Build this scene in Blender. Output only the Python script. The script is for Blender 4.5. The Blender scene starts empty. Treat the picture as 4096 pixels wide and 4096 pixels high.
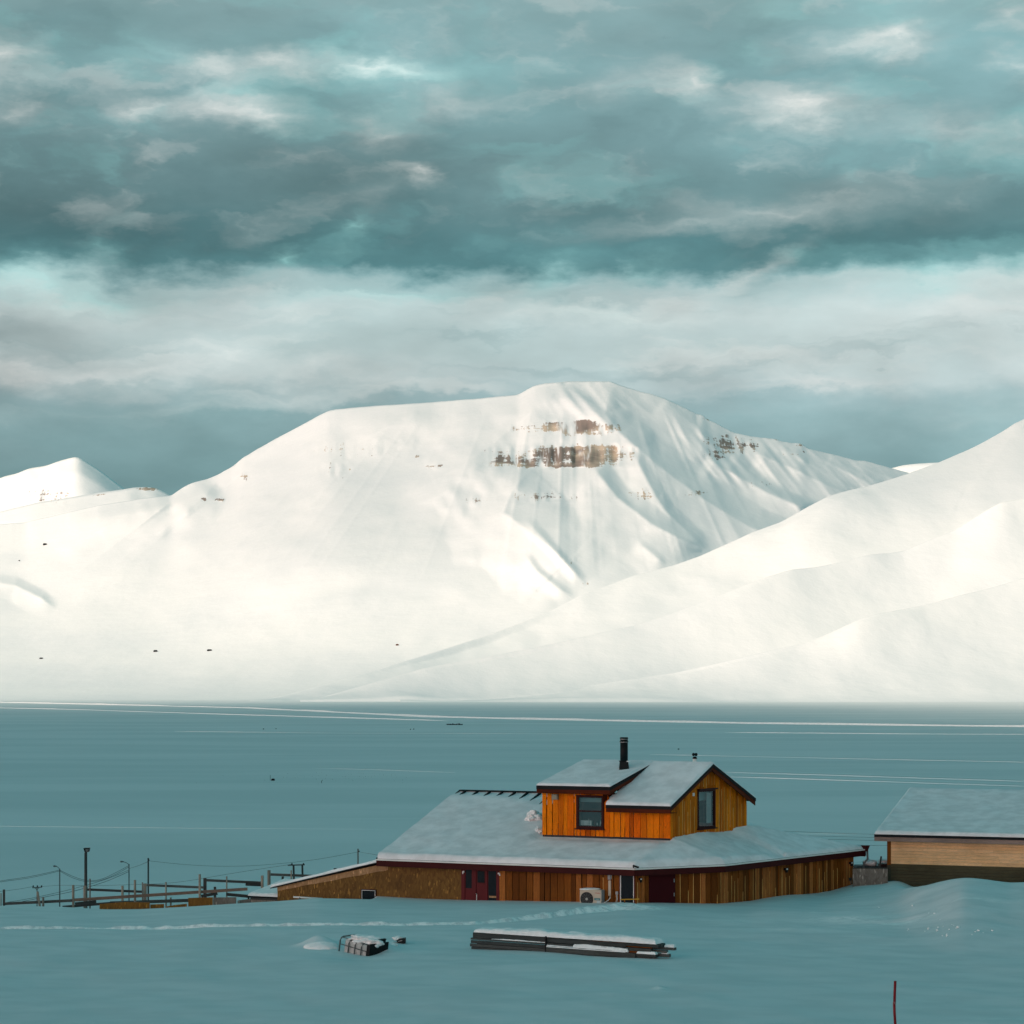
import bpy, bmesh, math, random
import numpy as np
from mathutils import Vector, Matrix
random.seed(7)
scene = bpy.context.scene
COL = scene.collection
R = math.radians
# ---------------------------------------------------------------- camera, sky, sun, exposure
F, CX, HY, CAMZ = 9000.0, 2048.0, 2740.0, 35.0     # long lens; the 4096 px photo is used as a survey sheet
cam = bpy.data.cameras.new("camera"); camo = bpy.data.objects.new("camera", cam); COL.objects.link(camo)
camo.location = (0, 0, CAMZ); camo.rotation_euler = (R(90), 0, 0)
cam.sensor_fit = 'HORIZONTAL'; cam.sensor_width = 36.0; cam.lens = 36.0 * F / 4096.0
cam.shift_y = (HY - 2048.0) / 4096.0
cam.clip_start = 1.0; cam.clip_end = 60000.0
scene.camera = camo
scene.view_settings.view_transform = 'Standard'; scene.view_settings.look = 'None'
scene.view_settings.exposure = 0.0; scene.view_settings.gamma = 1.0
scene.cycles.max_bounces = 6; scene.cycles.transparent_max_bounces = 12

SUN_EL, SUN_BACK = R(27), R(48)                    # sun low, behind the camera and to its left
S = Vector((-math.sin(SUN_BACK) * math.cos(SUN_EL), -math.cos(SUN_BACK) * math.cos(SUN_EL), math.sin(SUN_EL)))
sun = bpy.data.lights.new("sun", 'SUN'); suno = bpy.data.objects.new("sun", sun); COL.objects.link(suno)
suno.rotation_euler = (-S).to_track_quat('-Z', 'Y').to_euler()
sun.energy = 3.95; sun.angle = R(0.55); sun.color = (1.0, 0.80, 0.655)

world = bpy.data.worlds.new("World"); scene.world = world; world.use_nodes = True
def srgb(r, g, b):
    f = lambda c: (c / 255 / 12.92) if c / 255 <= 0.04045 else ((c / 255 + 0.055) / 1.055) ** 2.4
    return (f(r), f(g), f(b), 1.0)
class NT:
    """small helper to write node graphs"""
    def __init__(s, nt): s.nt = nt
    def n(s, t, **kw):
        x = s.nt.nodes.new(t)
        for k, v in kw.items():
            if k == 'ins':
                for i, w in v.items():
                    if hasattr(w, 'is_output') or isinstance(w, bpy.types.NodeSocket): s.nt.links.new(w, x.inputs[i])
                    else: x.inputs[i].default_value = w
            else: setattr(x, k, v)
        return x
    def m(s, op, a, b=0.0, c=0.0, clamp=False):
        x = s.n('ShaderNodeMath', operation=op, use_clamp=clamp, ins={0: a, 1: b, 2: c}); return x.outputs[0]
    def mix(s, f, a, b, mode='MIX'):
        x = s.n('ShaderNodeMix', data_type='RGBA', blend_type=mode, ins={0: f, 6: a, 7: b}); return x.outputs[2]
    def noise(s, vec, scale, detail=4, rough=0.55, dist=0.0, dim='3D'):
        x = s.n('ShaderNodeTexNoise', noise_dimensions=dim, ins={'Scale': scale, 'Detail': detail, 'Roughness': rough, 'Distortion': dist})
        if vec is not None: s.nt.links.new(vec, x.inputs['Vector'])
        return x.outputs['Fac']
    def map(s, vec, loc=(0, 0, 0), rot=(0, 0, 0), sc=(1, 1, 1), typ='POINT'):
        x = s.n('ShaderNodeMapping', vector_type=typ, ins={'Vector': vec, 'Location': loc, 'Rotation': rot, 'Scale': sc}); return x.outputs[0]
    def ramp(s, f, stops, interp='LINEAR'):
        x = s.n('ShaderNodeValToRGB', ins={0: f}); cr = x.color_ramp; cr.interpolation = interp
        while len(cr.elements) > 1: cr.elements.remove(cr.elements[-1])
        cr.elements[0].position = stops[0][0]; cr.elements[0].color = stops[0][1]
        for p, c in stops[1:]:
            e = cr.elements.new(p); e.color = c
        return x.outputs[0]
    def smooth(s, v, a, b, lo=0.0, hi=1.0):
        x = s.n('ShaderNodeMapRange', interpolation_type='SMOOTHSTEP', ins={0: v, 1: a, 2: b, 3: lo, 4: hi}); return x.outputs[0]

def build_world():
    nt = world.node_tree; nt.nodes.clear(); g = NT(nt)
    tc = g.n('ShaderNodeTexCoord').outputs['Generated']
    sep = g.n('ShaderNodeSeparateXYZ', ins={0: tc}); x, y, z = sep.outputs
    hyp = g.m('SQRT', g.m('ADD', g.m('MULTIPLY', x, x), g.m('MULTIPLY_ADD', y, y, 1e-5)))
    az = g.m('ARCTAN2', x, y); tel = g.m('MINIMUM', g.m('DIVIDE', z, hyp), 4.0)
    el = g.m('ARCSINE', z)
    u = g.m('MULTIPLY_ADD', az, 9.0, 2.048)
    v = g.m('MULTIPLY_ADD', tel, -9.0, 2.740)
    P = g.n('ShaderNodeCombineXYZ', ins={0: u, 1: v, 2: 0.0}).outputs[0]
    # wind-drawn domain warp
    n1 = g.n('ShaderNodeTexNoise', ins={'Vector': g.map(P, sc=(0.9, 2.4, 1)), 'Scale': 1.9, 'Detail': 5.0, 'Roughness': 0.58}).outputs['Color']
    n2 = g.n('ShaderNodeTexNoise', ins={'Vector': g.map(P, loc=(3, 7, 0), sc=(1, 1.8, 1)), 'Scale': 6.0, 'Detail': 5.0, 'Roughness': 0.6}).outputs['Color']
    def off(c, s1, s2):
        a = g.n('ShaderNodeVectorMath', operation='SUBTRACT', ins={0: c, 1: (0.5, 0.5, 0.5)}).outputs[0]
        return g.n('ShaderNodeVectorMath', operation='MULTIPLY', ins={0: a, 1: (s1, s2, 0)}).outputs[0]
    W = g.n('ShaderNodeVectorMath', operation='ADD', ins={0: P, 1: off(n1, 0.60, 0.26)}).outputs[0]
    W = g.n('ShaderNodeVectorMath', operation='ADD', ins={0: W, 1: off(n2, 0.16, 0.12)}).outputs[0]
    ws = g.n('ShaderNodeSeparateXYZ', ins={0: W})
    wv = ws.outputs[1]
    # tilt: the dark bank sits lower on the left
    wv = g.m('ADD', wv, 0.0)
    base = g.ramp(g.m('DIVIDE', wv, 2.8, clamp=True), [(a / 2800, srgb(*c)) for a, c in [
        (0, (134, 166, 169)), (250, (128, 167, 171)), (450, (123, 160, 164)), (650, (114, 148, 152)), (850, (98, 132, 136)),
        (980, (86, 127, 132)), (1065, (92, 138, 143)), (1110, (140, 178, 181)), (1150, (172, 200, 201)), (1250, (184, 204, 204)), (1400, (180, 201, 201)),
        (1520, (178, 199, 200)), (1600, (154, 183, 186)), (1680, (143, 176, 179)), (1800, (133, 167, 170)), (1950, (126, 162, 165)), (2800, (130, 165, 168))]])
    # left side heavier, right side lighter
    lr = g.n('ShaderNodeMapRange', ins={0: u, 1: 0.0, 2: 4.1, 3: 0.86, 4: 1.14}).outputs[0]
    base = g.mix(1.0, base, g.n('ShaderNodeCombineXYZ', ins={0: lr, 1: lr, 2: lr}).outputs[0], 'MULTIPLY')
    blobs_w = [(58,276,150,70,.55,0),(790,276,110,40,.25,0),(960,285,330,60,.28,0),(1103,270,130,45,.28,0),(1260,300,110,35,.25,0),
        (1500,262,230,38,.35,4),(1800,392,260,50,.26,0),(572,477,120,45,.42,0),(900,466,230,60,.38,0),(1060,482,130,50,.34,0),
        (1516,520,170,60,.36,0),(1654,710,80,38,.42,20),(1430,795,260,60,.10,-18),(85,493,130,40,.22,0),(3564,205,190,72,.55,0),(3363,228,220,45,.25,0),
        (3225,470,240,78,.72,0),(2716,345,150,62,.50,32),(2483,350,170,70,.20,0),(3850,573,330,60,.26,6),(4000,334,90,50,.30,20),
        (4063,106,100,70,.32,0),(3087,848,420,42,.20,4),(3320,806,420,36,.16,0),(2737,912,420,42,.20,-6),(3500,745,380,30,.12,0),
        (594,1494,620,75,.30,0),(912,1430,210,42,.30,4),(106,1494,380,52,.26,0),(1590,1515,480,80,.24,0),(1262,1483,160,48,.22,0),
        (3373,1525,230,30,.30,-6),(3850,1229,600,90,.30,-5),(2578,1255,480,50,.22,0),(3000,1112,230,42,.32,-28),(3214,1410,600,90,.12,-6),
        (4042,1494,330,260,.16,0),(300,1230,420,70,.22,6),(2100,1260,400,40,.16,0),(2300,700,330,60,.05,0)]
    blobs_c = [(1570,276,340,62,.34,6),(954,398,200,34,.22,0),(466,307,100,50,.22,0),(670,225,170,50,.16,18),(1394,944,55,50,.30,0),(3108,32,220,80,.20,10),
        (3024,212,110,45,.20,0),(159,1160,420,75,.34,8),(500,1195,230,50,.24,0),(1150,1059,95,40,.36,0),(413,1059,70,30,.22,0),
        (1590,1186,380,34,.22,-3),(3690,1112,300,60,.30,4),(3214,1022,110,34,.24,0),(2218,1112,150,70,.22,-20),(2536,1100,110,50,.20,-20),
        (4060,1080,170,60,.24,0),(2480,1250,330,40,.16,0),(3840,40,130,50,.12,0),(2000,260,260,50,.10,0)]
    blobs_d = [(64,1366,230,90,.22,0),(900,930,1200,130,.12,0),(300,900,600,160,.10,0),(700,1890,900,230,.05,0),(3300,1750,900,150,.02,0),(1300,450,170,70,.10,0),(900,370,300,60,.08,0),
        (2500,230,400,70,.06,0),(3700,960,600,70,.10,0),(2200,1080,600,90,.06,0),(2700,420,300,60,.05,0)]
    def accum(lst):
        acc = None
        for (bx, by, rx, ry, amp, rot) in lst:
            mp = g.map(W, loc=(bx / 1000, by / 1000, 0), rot=(0, 0, R(rot)), sc=(rx / 1000 * 1.9, ry / 1000 * 2.1, 1), typ='TEXTURE')
            gr = g.n('ShaderNodeTexGradient', gradient_type='QUADRATIC_SPHERE', ins={0: mp}).outputs['Fac']
            acc = g.m('MULTIPLY_ADD', gr, amp * 1.25, 0.0 if acc is None else acc)
        return acc
    front = g.smooth(y, 0.2, 0.6)
    detail = g.noise(g.map(W, sc=(1, 2.2, 1)), 5.5, 6, 0.6)
    det = g.m('MULTIPLY_ADD', detail, 1.5, 0.25)
    aw = g.m('MULTIPLY', g.m('MULTIPLY', accum(blobs_w), det), front, clamp=True)
    ac = g.m('MULTIPLY', g.m('MULTIPLY', accum(blobs_c), det), front, clamp=True)
    ad = g.m('MULTIPLY', accum(blobs_d), front, clamp=True)
    # physical sky behind the gaps in the cloud
    sky = g.n('ShaderNodeTexSky', sky_type='NISHITA')
    sky.sun_disc = False; sky.sun_elevation = SUN_EL; sky.sun_rotation = math.atan2(S.x, S.y) % (2 * math.pi)
    skyc = g.mix(1.0, sky.outputs[0], (0.08, 0.092, 0.075, 1), 'MULTIPLY')
    # broken cloud: puffs, torn gaps and long streaks, strongest above the dark bank
    hi = g.smooth(wv, 1.12, 0.75); band = g.m('MULTIPLY', g.smooth(wv, 1.10, 1.20), g.smooth(wv, 1.75, 1.55))
    pf = g.noise(g.map(W, loc=(2, 3, 1), sc=(1.0, 2.0, 1)), 2.6, 4, 0.5)
    cy = g.noise(g.map(W, loc=(7, 1, 3), sc=(0.8, 1.9, 1)), 2.2, 4, 0.52)
    st = g.noise(g.map(W, loc=(4, 8, 2), rot=(0, 0, R(4)), sc=(0.45, 3.6, 1)), 2.0, 4, 0.52)
    st2 = g.noise(g.map(W, loc=(1, 2, 6), rot=(0, 0, R(-5)), sc=(0.4, 2.6, 1)), 2.2, 4, 0.5)
    c = g.mix(ad, base, srgb(60, 92, 98))
    c = g.mix(g.m('MULTIPLY', g.smooth(cy, 0.52, 0.72, 0.0, 0.30), g.m('MAXIMUM', hi, g.m('MULTIPLY', g.smooth(wv, 0.9, 1.05), g.smooth(wv, 1.2, 1.1)))), c, srgb(140, 200, 200))
    c = g.mix(g.m('MULTIPLY', g.smooth(pf, 0.52, 0.74, 0.0, 0.38), hi), c, srgb(200, 210, 208))
    c = g.mix(g.m('MULTIPLY', g.smooth(pf, 0.47, 0.30, 0.0, 0.20), hi), c, srgb(92, 124, 130))
    c = g.mix(g.m('MULTIPLY', g.smooth(st, 0.49, 0.66, 0.0, 0.42), band), c, srgb(140, 170, 173))
    c = g.mix(g.m('MULTIPLY', g.smooth(st2, 0.50, 0.68, 0.0, 0.38), band), c, srgb(226, 232, 228))
    c = g.mix(ac, c, g.mix(0.12, srgb(172, 232, 228), skyc))
    c = g.mix(aw, c, srgb(232, 236, 232))
    n3 = g.noise(g.map(P, loc=(9, 2, 4), sc=(0.8, 1.9, 1)), 1.7, 5, 0.5)
    mod = g.n('ShaderNodeMapRange', ins={0: n3, 1: 0.28, 2: 0.72, 3: 0.82, 4: 1.18}).outputs[0]
    c = g.mix(1.0, c, g.n('ShaderNodeCombineXYZ', ins={0: mod, 1: mod, 2: mod}).outputs[0], 'MULTIPLY')
    n4 = g.noise(g.map(P, loc=(1, 5, 8), sc=(0.7, 1.2, 1)), 1.1, 3, 0.5)
    c = g.mix(g.smooth(n4, 0.42, 0.68, 0.0, 0.35), c, g.mix(1.0, c, (1.10, 0.97, 0.97, 1), 'MULTIPLY'))
    # overhead and behind: heavier teal overcast
    c = g.mix(g.smooth(el, 0.30, 0.75), c, OVERHEAD)
    # bright clear strip under the cloud deck, towards the low sun behind the camera
    saz = math.atan2(S.x, S.y)
    cs = g.m('ADD', g.m('MULTIPLY', x, math.sin(saz)), g.m('MULTIPLY', y, math.cos(saz)))
    gl = g.m('MULTIPLY', g.smooth(cs, GLOW_AZ[0], GLOW_AZ[1]), g.smooth(el, GLOW_EL[0], GLOW_EL[1], 1.0, 0.0))
    c = g.mix(gl, c, GLOW)
    bg = g.n('ShaderNodeBackground', ins={0: c, 1: 1.0})
    out = g.n('ShaderNodeOutputWorld', ins={0: bg.outputs[0]})
CLOUD_EDGE, CLOUD_FADE, CLOUD_D, CLOUD_COL = 7400.0, 0.72, 0.93, (0.80, 0.90, 0.92)
OVERHEAD = (0.015, 0.225, 0.265, 1)
GLOW = (3.0, 2.15, 2.0, 1); GLOW_AZ = (0.15, 0.85); GLOW_EL = (0.10, 0.38)
build_world()
world.cycles.sampling_method = 'MANUAL'; world.cycles.sample_map_resolution = 1024

# ---------------------------------------------------------------- object helpers
def link(o, parent=None):
    COL.objects.link(o)
    if parent is not None: o.parent = parent
    return o
def tag(o, label=None, cat=None, group=None, kind=None):
    if label: o['label'] = label
    if cat: o['category'] = cat
    if group: o['group'] = group
    if kind: o['kind'] = kind
    return o
def thing(name, label, cat, loc=(0, 0, 0), group=None):
    o = bpy.data.objects.new(name, None); o.empty_display_size = 0.3; link(o); o.location = loc
    return tag(o, label, cat, group)
def meshobj(name, verts, faces, mat, parent=None, smooth=False, mats=None, midx=None):
    """verts in world space; child meshes are stored relative to the parent's location"""
    me = bpy.data.meshes.new(name)
    off = parent_off(parent)
    me.from_pydata([tuple(Vector(v) - off) for v in verts], [], [tuple(f) for f in faces]); me.update()
    for m in (mats or [mat]): me.materials.append(m)
    if midx is not None: me.polygons.foreach_set('material_index', midx)
    if smooth: me.polygons.foreach_set('use_smooth', [True] * len(me.polygons))
    return link(bpy.data.objects.new(name, me), parent)
def parent_off(p):
    o = Vector((0, 0, 0))
    while p is not None: o = o + p.location; p = p.parent
    return o
class MB:
    """mesh builder in world coordinates; one build() = one object"""
    def __init__(s): s.v = []; s.f = []; s.mi = []; s.cur = 0
    def add(s, vs, fs):
        b = len(s.v); s.v += [Vector(q) for q in vs]; s.f += [[b + i for i in q] for q in fs]; s.mi += [s.cur] * len(fs); return s
    def hexa(s, p):   # 8 corners: bottom 4 then top 4
        return s.add(p, [(3, 2, 1, 0), (4, 5, 6, 7), (0, 1, 5, 4), (1, 2, 6, 5), (2, 3, 7, 6), (3, 0, 4, 7)])
    def box(s, o, ex, ey, ez, a, b):   # corner ranges a..b in frame o, ex, ey, ez
        c = [o + ex * x + ey * y + ez * z for z in (a[2], b[2]) for (x, y) in ((a[0], a[1]), (b[0], a[1]), (b[0], b[1]), (a[0], b[1]))]
        return s.hexa(c)
    def abox(s, a, b): return s.box(Vector((0, 0, 0)), Vector((1, 0, 0)), Vector((0, 1, 0)), Vector((0, 0, 1)), a, b)
    def bar(s, p, q, w, h=None, up=Vector((0, 0, 1))):
        p = Vector(p); q = Vector(q); h = h or w; d = (q - p).normalized()
        if abs(d.dot(up)) > 0.95: up = Vector((0, 1, 0))
        sx = d.cross(up).normalized() * (w / 2); sz = sx.normalized().cross(d).normalized() * (h / 2)
        return s.hexa([p - sx - sz, p + sx - sz, q + sx - sz, q - sx - sz, p - sx + sz, p + sx + sz, q + sx + sz, q - sx + sz])
    def tube(s, pts, r, n=10, cap=True):
        pts = [Vector(p) for p in pts]; rs = r if isinstance(r, (list, tuple)) else [r] * len(pts)
        b = len(s.v)
        for i, p in enumerate(pts):
            d = (pts[min(i + 1, len(pts) - 1)] - pts[max(i - 1, 0)]).normalized()
            up = Vector((0, 0, 1)) if abs(d.z) < 0.9 else Vector((0, 1, 0))
            a = d.cross(up).normalized(); c = a.cross(d)
            for k in range(n):
                t = 2 * math.pi * k / n; s.v.append(p + (a * math.cos(t) + c * math.sin(t)) * rs[i])
        for i in range(len(pts) - 1):
            for k in range(n):
                k2 = (k + 1) % n; s.f.append([b + i * n + k, b + i * n + k2, b + (i + 1) * n + k2, b + (i + 1) * n + k]); s.mi.append(s.cur)
        if cap:
            s.f.append([b + k for k in range(n)][::-1]); s.mi.append(s.cur)
            s.f.append([b + (len(pts) - 1) * n + k for k in range(n)]); s.mi.append(s.cur)
        return s
    def build(s, name, mat, parent=None, smooth=False, bevel=0.0, mats=None):
        o = meshobj(name, s.v, s.f, mat, parent, smooth, mats, s.mi if mats else None)
        bm = bmesh.new(); bm.from_mesh(o.data); bmesh.ops.recalc_face_normals(bm, faces=bm.faces); bm.to_mesh(o.data); bm.free()
        if bevel:
            md = o.modifiers.new('bevel', 'BEVEL'); md.width = bevel; md.segments = 2; md.limit_method = 'ANGLE'
        return o
def P(px, py, Y): return Vector(((px - CX) / F * Y, Y, CAMZ - (py - HY) / F * Y))
def PZ(px, py, z): return P(px, py, (CAMZ - z) * F / (py - HY))
def ray_plane(px, py, o, n):
    d = Vector(((px - CX) / F, 1, -(py - HY) / F)); c = Vector((0, 0, CAMZ)); t = (Vector(o) - c).dot(n) / d.dot(n); return c + d * t
# numpy noise
_rng = np.random.RandomState(11); _lat = _rng.rand(256, 256)
def vnoise(x, y):
    xi = np.floor(x).astype(int); yi = np.floor(y).astype(int); fx = x - xi; fy = y - yi
    fx = fx * fx * fx * (fx * (fx * 6 - 15) + 10); fy = fy * fy * fy * (fy * (fy * 6 - 15) + 10)
    a = _lat[xi & 255, yi & 255]; b = _lat[(xi + 1) & 255, yi & 255]; c = _lat[xi & 255, (yi + 1) & 255]; d = _lat[(xi + 1) & 255, (yi + 1) & 255]
    return (a * (1 - fx) + b * fx) * (1 - fy) + (c * (1 - fx) + d * fx) * fy - 0.5
def fbm(x, y, o=4, g=0.5):
    s = 0; a = 1.0
    for i in range(o): s = s + a * vnoise(x * 2 ** i + 17.3 * i, y * 2 ** i + 9.1 * i); a *= g
    return s
def sstep(x, a, b):
    t = np.clip((x - a) / (b - a), 0, 1); return t * t * (3 - 2 * t)
def gridmesh(name, V, nr, nc, mat, parent=None, attr=None):
    """V: (nr*nc,3) array, smooth-shaded grid"""
    me = bpy.data.meshes.new(name)
    idx = np.arange(nr * nc).reshape(nr, nc)
    q = np.stack([idx[:-1, :-1], idx[:-1, 1:], idx[1:, 1:], idx[1:, :-1]], -1).reshape(-1, 4)
    me.vertices.add(len(V)); me.vertices.foreach_set('co', V.astype(np.float32).ravel())
    me.loops.add(q.size); me.loops.foreach_set('vertex_index', q.ravel().astype(np.int32))
    me.polygons.add(len(q)); me.polygons.foreach_set('loop_start', np.arange(0, q.size, 4, dtype=np.int32))
    me.polygons.foreach_set('use_smooth', np.ones(len(q), dtype=bool))
    me.update(calc_edges=True); me.validate()
    if attr is not None:
        for k, a in attr.items():
            at = me.attributes.new(k, 'FLOAT', 'POINT'); at.data.foreach_set('value', a.astype(np.float32).ravel())
    me.materials.append(mat)
    return link(bpy.data.objects.new(name, me), parent)

# ---------------------------------------------------------------- materials
def newmat(name):
    m = bpy.data.materials.new(name); m.use_nodes = True; m.node_tree.nodes.clear(); g = NT(m.node_tree)
    b = g.n('ShaderNodeBsdfPrincipled'); g.n('ShaderNodeOutputMaterial', ins={0: b.outputs[0]})
    b.inputs['Roughness'].default_value = 0.6
    return m, g, b
def setc(g, b, col):
    if isinstance(col, bpy.types.NodeSocket): g.nt.links.new(col, b.inputs['Base Color'])
    else: b.inputs['Base Color'].default_value = col if len(col) == 4 else (*col, 1)
def bump(g, b, h, strength, dist):
    x = g.n('ShaderNodeBump', ins={'Strength': strength, 'Distance': dist, 'Height': h}); g.nt.links.new(x.outputs[0], b.inputs['Normal'])
def coords(g): return g.n('ShaderNodeTexCoord').outputs['Object']
def snow_mat(name, col=(0.80, 0.84, 0.85), s=(6.0, 40.0), st=0.35, dist=0.03, var=0.05, stretch=(1, 1, 1)):
    m, g, b = newmat(name); tc = g.map(coords(g), sc=stretch)
    n = g.noise(tc, s[0], 5); n2 = g.noise(tc, s[1], 3)
    c2 = tuple(c * (1 - var * 2) for c in col)
    setc(g, b, g.mix(g.smooth(n, 0.3, 0.7), (*c2, 1), (*col, 1)))
    bump(g, b, g.m('MULTIPLY_ADD', n2, 0.4, n), st, dist)
    b.inputs['Roughness'].default_value = 0.75; b.inputs['Specular IOR Level'].default_value = 0.2
    return m
M_SNOW = snow_mat('snow_fresh', col=(0.86, 0.87, 0.87), s=(7, 45), st=0.45, dist=0.03)
M_ROOFSNOW = snow_mat('snow_roof', col=(0.86, 0.83, 0.84), s=(1.6, 24), st=0.5, dist=0.04, var=0.09, stretch=(1, 1, 1))
M_BANK = snow_mat('snow_bank', col=(0.93, 0.93, 0.92), s=(0.3, 2), st=0.2, dist=0.2)
# ---------------------------------------------------------------- snow ground (one sheet to the horizon)
def ground_mat():
    m, g, b = newmat('snow_ground'); tc = coords(g)
    sep = g.n('ShaderNodeSeparateXYZ', ins={0: tc}); far = g.smooth(sep.outputs[1], 130, 500)
    # near: fine wind crust; far: long drifts
    n1 = g.noise(g.map(tc, rot=(0, 0, R(20)), sc=(0.7, 1.2, 1)), 0.7, 6, 0.55); n2 = g.noise(tc, 22, 3)
    nf = g.noise(g.map(tc, sc=(0.004, 0.012, 1)), 1.0, 7, 0.6)
    nf2 = g.noise(g.map(tc, rot=(0, 0, R(-12)), sc=(0.002, 0.03, 1)), 1.0, 5, 0.6)
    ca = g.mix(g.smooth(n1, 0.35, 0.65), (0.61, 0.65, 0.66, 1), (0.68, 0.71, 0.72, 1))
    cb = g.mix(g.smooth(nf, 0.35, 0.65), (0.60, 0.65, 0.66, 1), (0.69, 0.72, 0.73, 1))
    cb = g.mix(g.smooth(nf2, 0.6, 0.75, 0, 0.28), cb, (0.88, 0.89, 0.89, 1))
    at = g.n('ShaderNodeAttribute', attribute_name='lit_churn').outputs['Fac']
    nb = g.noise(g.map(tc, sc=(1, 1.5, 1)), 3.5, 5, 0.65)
    ca = g.mix(g.m('MULTIPLY', at, g.smooth(nb, 0.38, 0.58), clamp=True), ca, (0.93, 0.93, 0.92, 1))  # low light caught by churned snow, painted in as a whiter base colour
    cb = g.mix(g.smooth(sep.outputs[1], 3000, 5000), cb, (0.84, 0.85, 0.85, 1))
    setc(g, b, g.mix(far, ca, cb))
    h = g.m('MULTIPLY_ADD', n2, 0.25, n1)
    bump(g, b, h, 0.16, 0.03)
    b.inputs['Roughness'].default_value = 0.8; b.inputs['Specular IOR Level'].default_value = 0.12
    return m
CREST = np.array([(-3000,3622,95),(-400,3622,95),(0,3622,94),(240,3626,94),(420,3637,93),(560,3636,93),(750,3626,93),(1000,3610,93.5),(1110,3604,94),(1270,3592,94),
    (1500,3597,94),(1700,3603,93.6),(1850,3608,92.8),(2300,3612,91.0),(2500,3613,90.2),(2620,3614,90.5),(2875,3617,92),(3000,3614,93),(3060,3602,94),(3130,3592,95),(3200,3588,96),
    (3320,3583,97.2),(3380,3566,98.2),(3425,3563,97.5),(3500,3569,96),(3600,3567,94),(3670,3552,92),(3740,3545,90.5),(3800,3528,89.5),(3850,3514,89),(3900,3515,89),
    (3960,3524,89),(4040,3536,89),(4096,3533,89),(4400,3540,89),(9000,3560,89)], float)
ZB = 26.12
_px = np.arange(-3000, 9001, 5.0); _k = np.exp(-(np.arange(-60, 61) * 5 / 16.0) ** 2 / 2); _k /= _k.sum()
_cy = np.interp(_px, CREST[:, 0], CREST[:, 2]); _cp = np.interp(_px, CREST[:, 0], CREST[:, 1])
_cy = np.convolve(np.pad(_cy, 60, 'edge'), _k, 'valid'); _cp = np.convolve(np.pad(_cp, 60, 'edge'), _k, 'valid')
TRAIL = [(-200,3712),(0,3706),(300,3703),(700,3700),(1250,3700),(1600,3697),(1900,3690),(2050,3680),(2200,3668),(2330,3652),(2480,3640),(2700,3640)]
def ground_z(X, Y):
    X = np.asarray(X, float); Y = np.asarray(Y, float)
    Ys = np.maximum(Y, 30.0)
    px = CX + F * X / Ys
    Yc = np.interp(px, _px, _cy); pyc = np.interp(px, _px, _cp)
    zc = CAMZ - (pyc - HY) / F * Yc
    D = 15 + 3 * fbm(X * 0.12, Y * 0.02, 3)
    base = ZB - 0.010 * (80 - np.clip(Y, 20, 80)) + 0.10 * np.sin(X * 0.21 + 1) * np.exp(-((Y - 62) / 12) ** 2)
    t = sstep(Y, Yc - D, Yc)
    z = base + (zc - base) * t
    rt = sstep(px, 3560, 3660) * sstep(Y, Yc + 0.3, Yc + 5)
    z = z * (1 - rt) + np.minimum(z, 26.05) * rt
    # descent behind the rise
    inb = sstep(px, 1480, 1640)
    Yh = (Yc - 0.1) * (1 - inb) + (114.0) * inb
    d = Y - Yh
    k_ = 0.27 - 0.10 * inb; fall = np.where(d > 0, k_ * (np.sqrt(d * d + 0.05) - 0.2236), 0)
    zz = z - fall
    z = np.where(d > 0, 0.5 * (zz + np.sqrt(zz * zz + 4)) - 0.5 * (np.sqrt(z * z + 4) - z), z)
    # wind shapes close to the camera
    near = sstep(Y, 25, 45) * (1 - sstep(Y, 100, 125)) * (1 - sstep(Y, 82, 90) * (1 - sstep(px, 2900, 3300)))
    low = sstep(px, 2750, 3300) * sstep(Y, 74, 82) * (1 - sstep(Y, 94, 98))
    z = z + near * (0.07 * fbm(X * 0.35 + 0.1 * Y, Y * 0.45, 3) + (0.004 + 0.018 * low) * fbm(X * 1.3 + 0.6 * Y, Y * 1.6, 4))
    # drifted banks right of the house
    def bumpd(px0, py0, hw, hd, amp):
        c = PZ(px0, py0, ZB); return amp * np.exp(-((X - c.x) / hw) ** 2 - ((Y - c.y) / hd) ** 2)
    z = z + bumpd(3420, 3680, 1.6, 0.9, 0.16) + bumpd(3600, 3692, 1.4, 0.35, 0.10) + bumpd(3250, 3720, 2.2, 0.8, 0.08) + bumpd(2950, 3690, 1.5, 0.9, 0.06) + bumpd(2640, 3945, 0.18, 0.16, 0.10)
    z = z + bumpd(3720, 3630, 1.0, 1.6, 0.18) - bumpd(3830, 3650, 0.9, 1.2, 0.10) + bumpd(3240, 3650, 2.2, 2.0, 0.10)
    # hollow and drift around the tank and the timber stack
    z = z - bumpd(1440, 3815, 0.9, 1.3, 0.10) + bumpd(1275, 3775, 0.55, 0.6, 0.34) + bumpd(1530, 3790, 0.42, 0.5, 0.20)
    z = z + bumpd(2700, 3745, 2.0, 1.2, -0.05) + bumpd(2250, 3860, 3.0, 1.0, 0.04)
    # footprint trail: a line of trodden, lumpy snow
    tx = np.array([PZ(a, b, ZB).x for a, b in TRAIL]); ty = np.array([PZ(a, b, ZB).y for a, b in TRAIL])
    tyi = np.interp(X, tx, ty); w = np.interp(X, [-18, -1, 2, 5, 6], [0.16, 0.20, 0.32, 0.9, 0.2])
    m = np.exp(-((Y - tyi) / w) ** 2) * (X > tx[0]) * sstep(tx[-1] - X, 0, 2.6)
    lum = vnoise(X * 1.4, Y * 5.0); lum2 = fbm(X * 2.0 + Y, Y * 3.5, 3)
    z = z + m * (0.06 * lum + 0.11 * lum2) + np.interp(X, [-18, -1, 2, 6], [0.10, 0.13, 0.24, 0.12]) * m * np.tanh(-(Y - tyi) / w * 2.0) * (-1)
    return z
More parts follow.
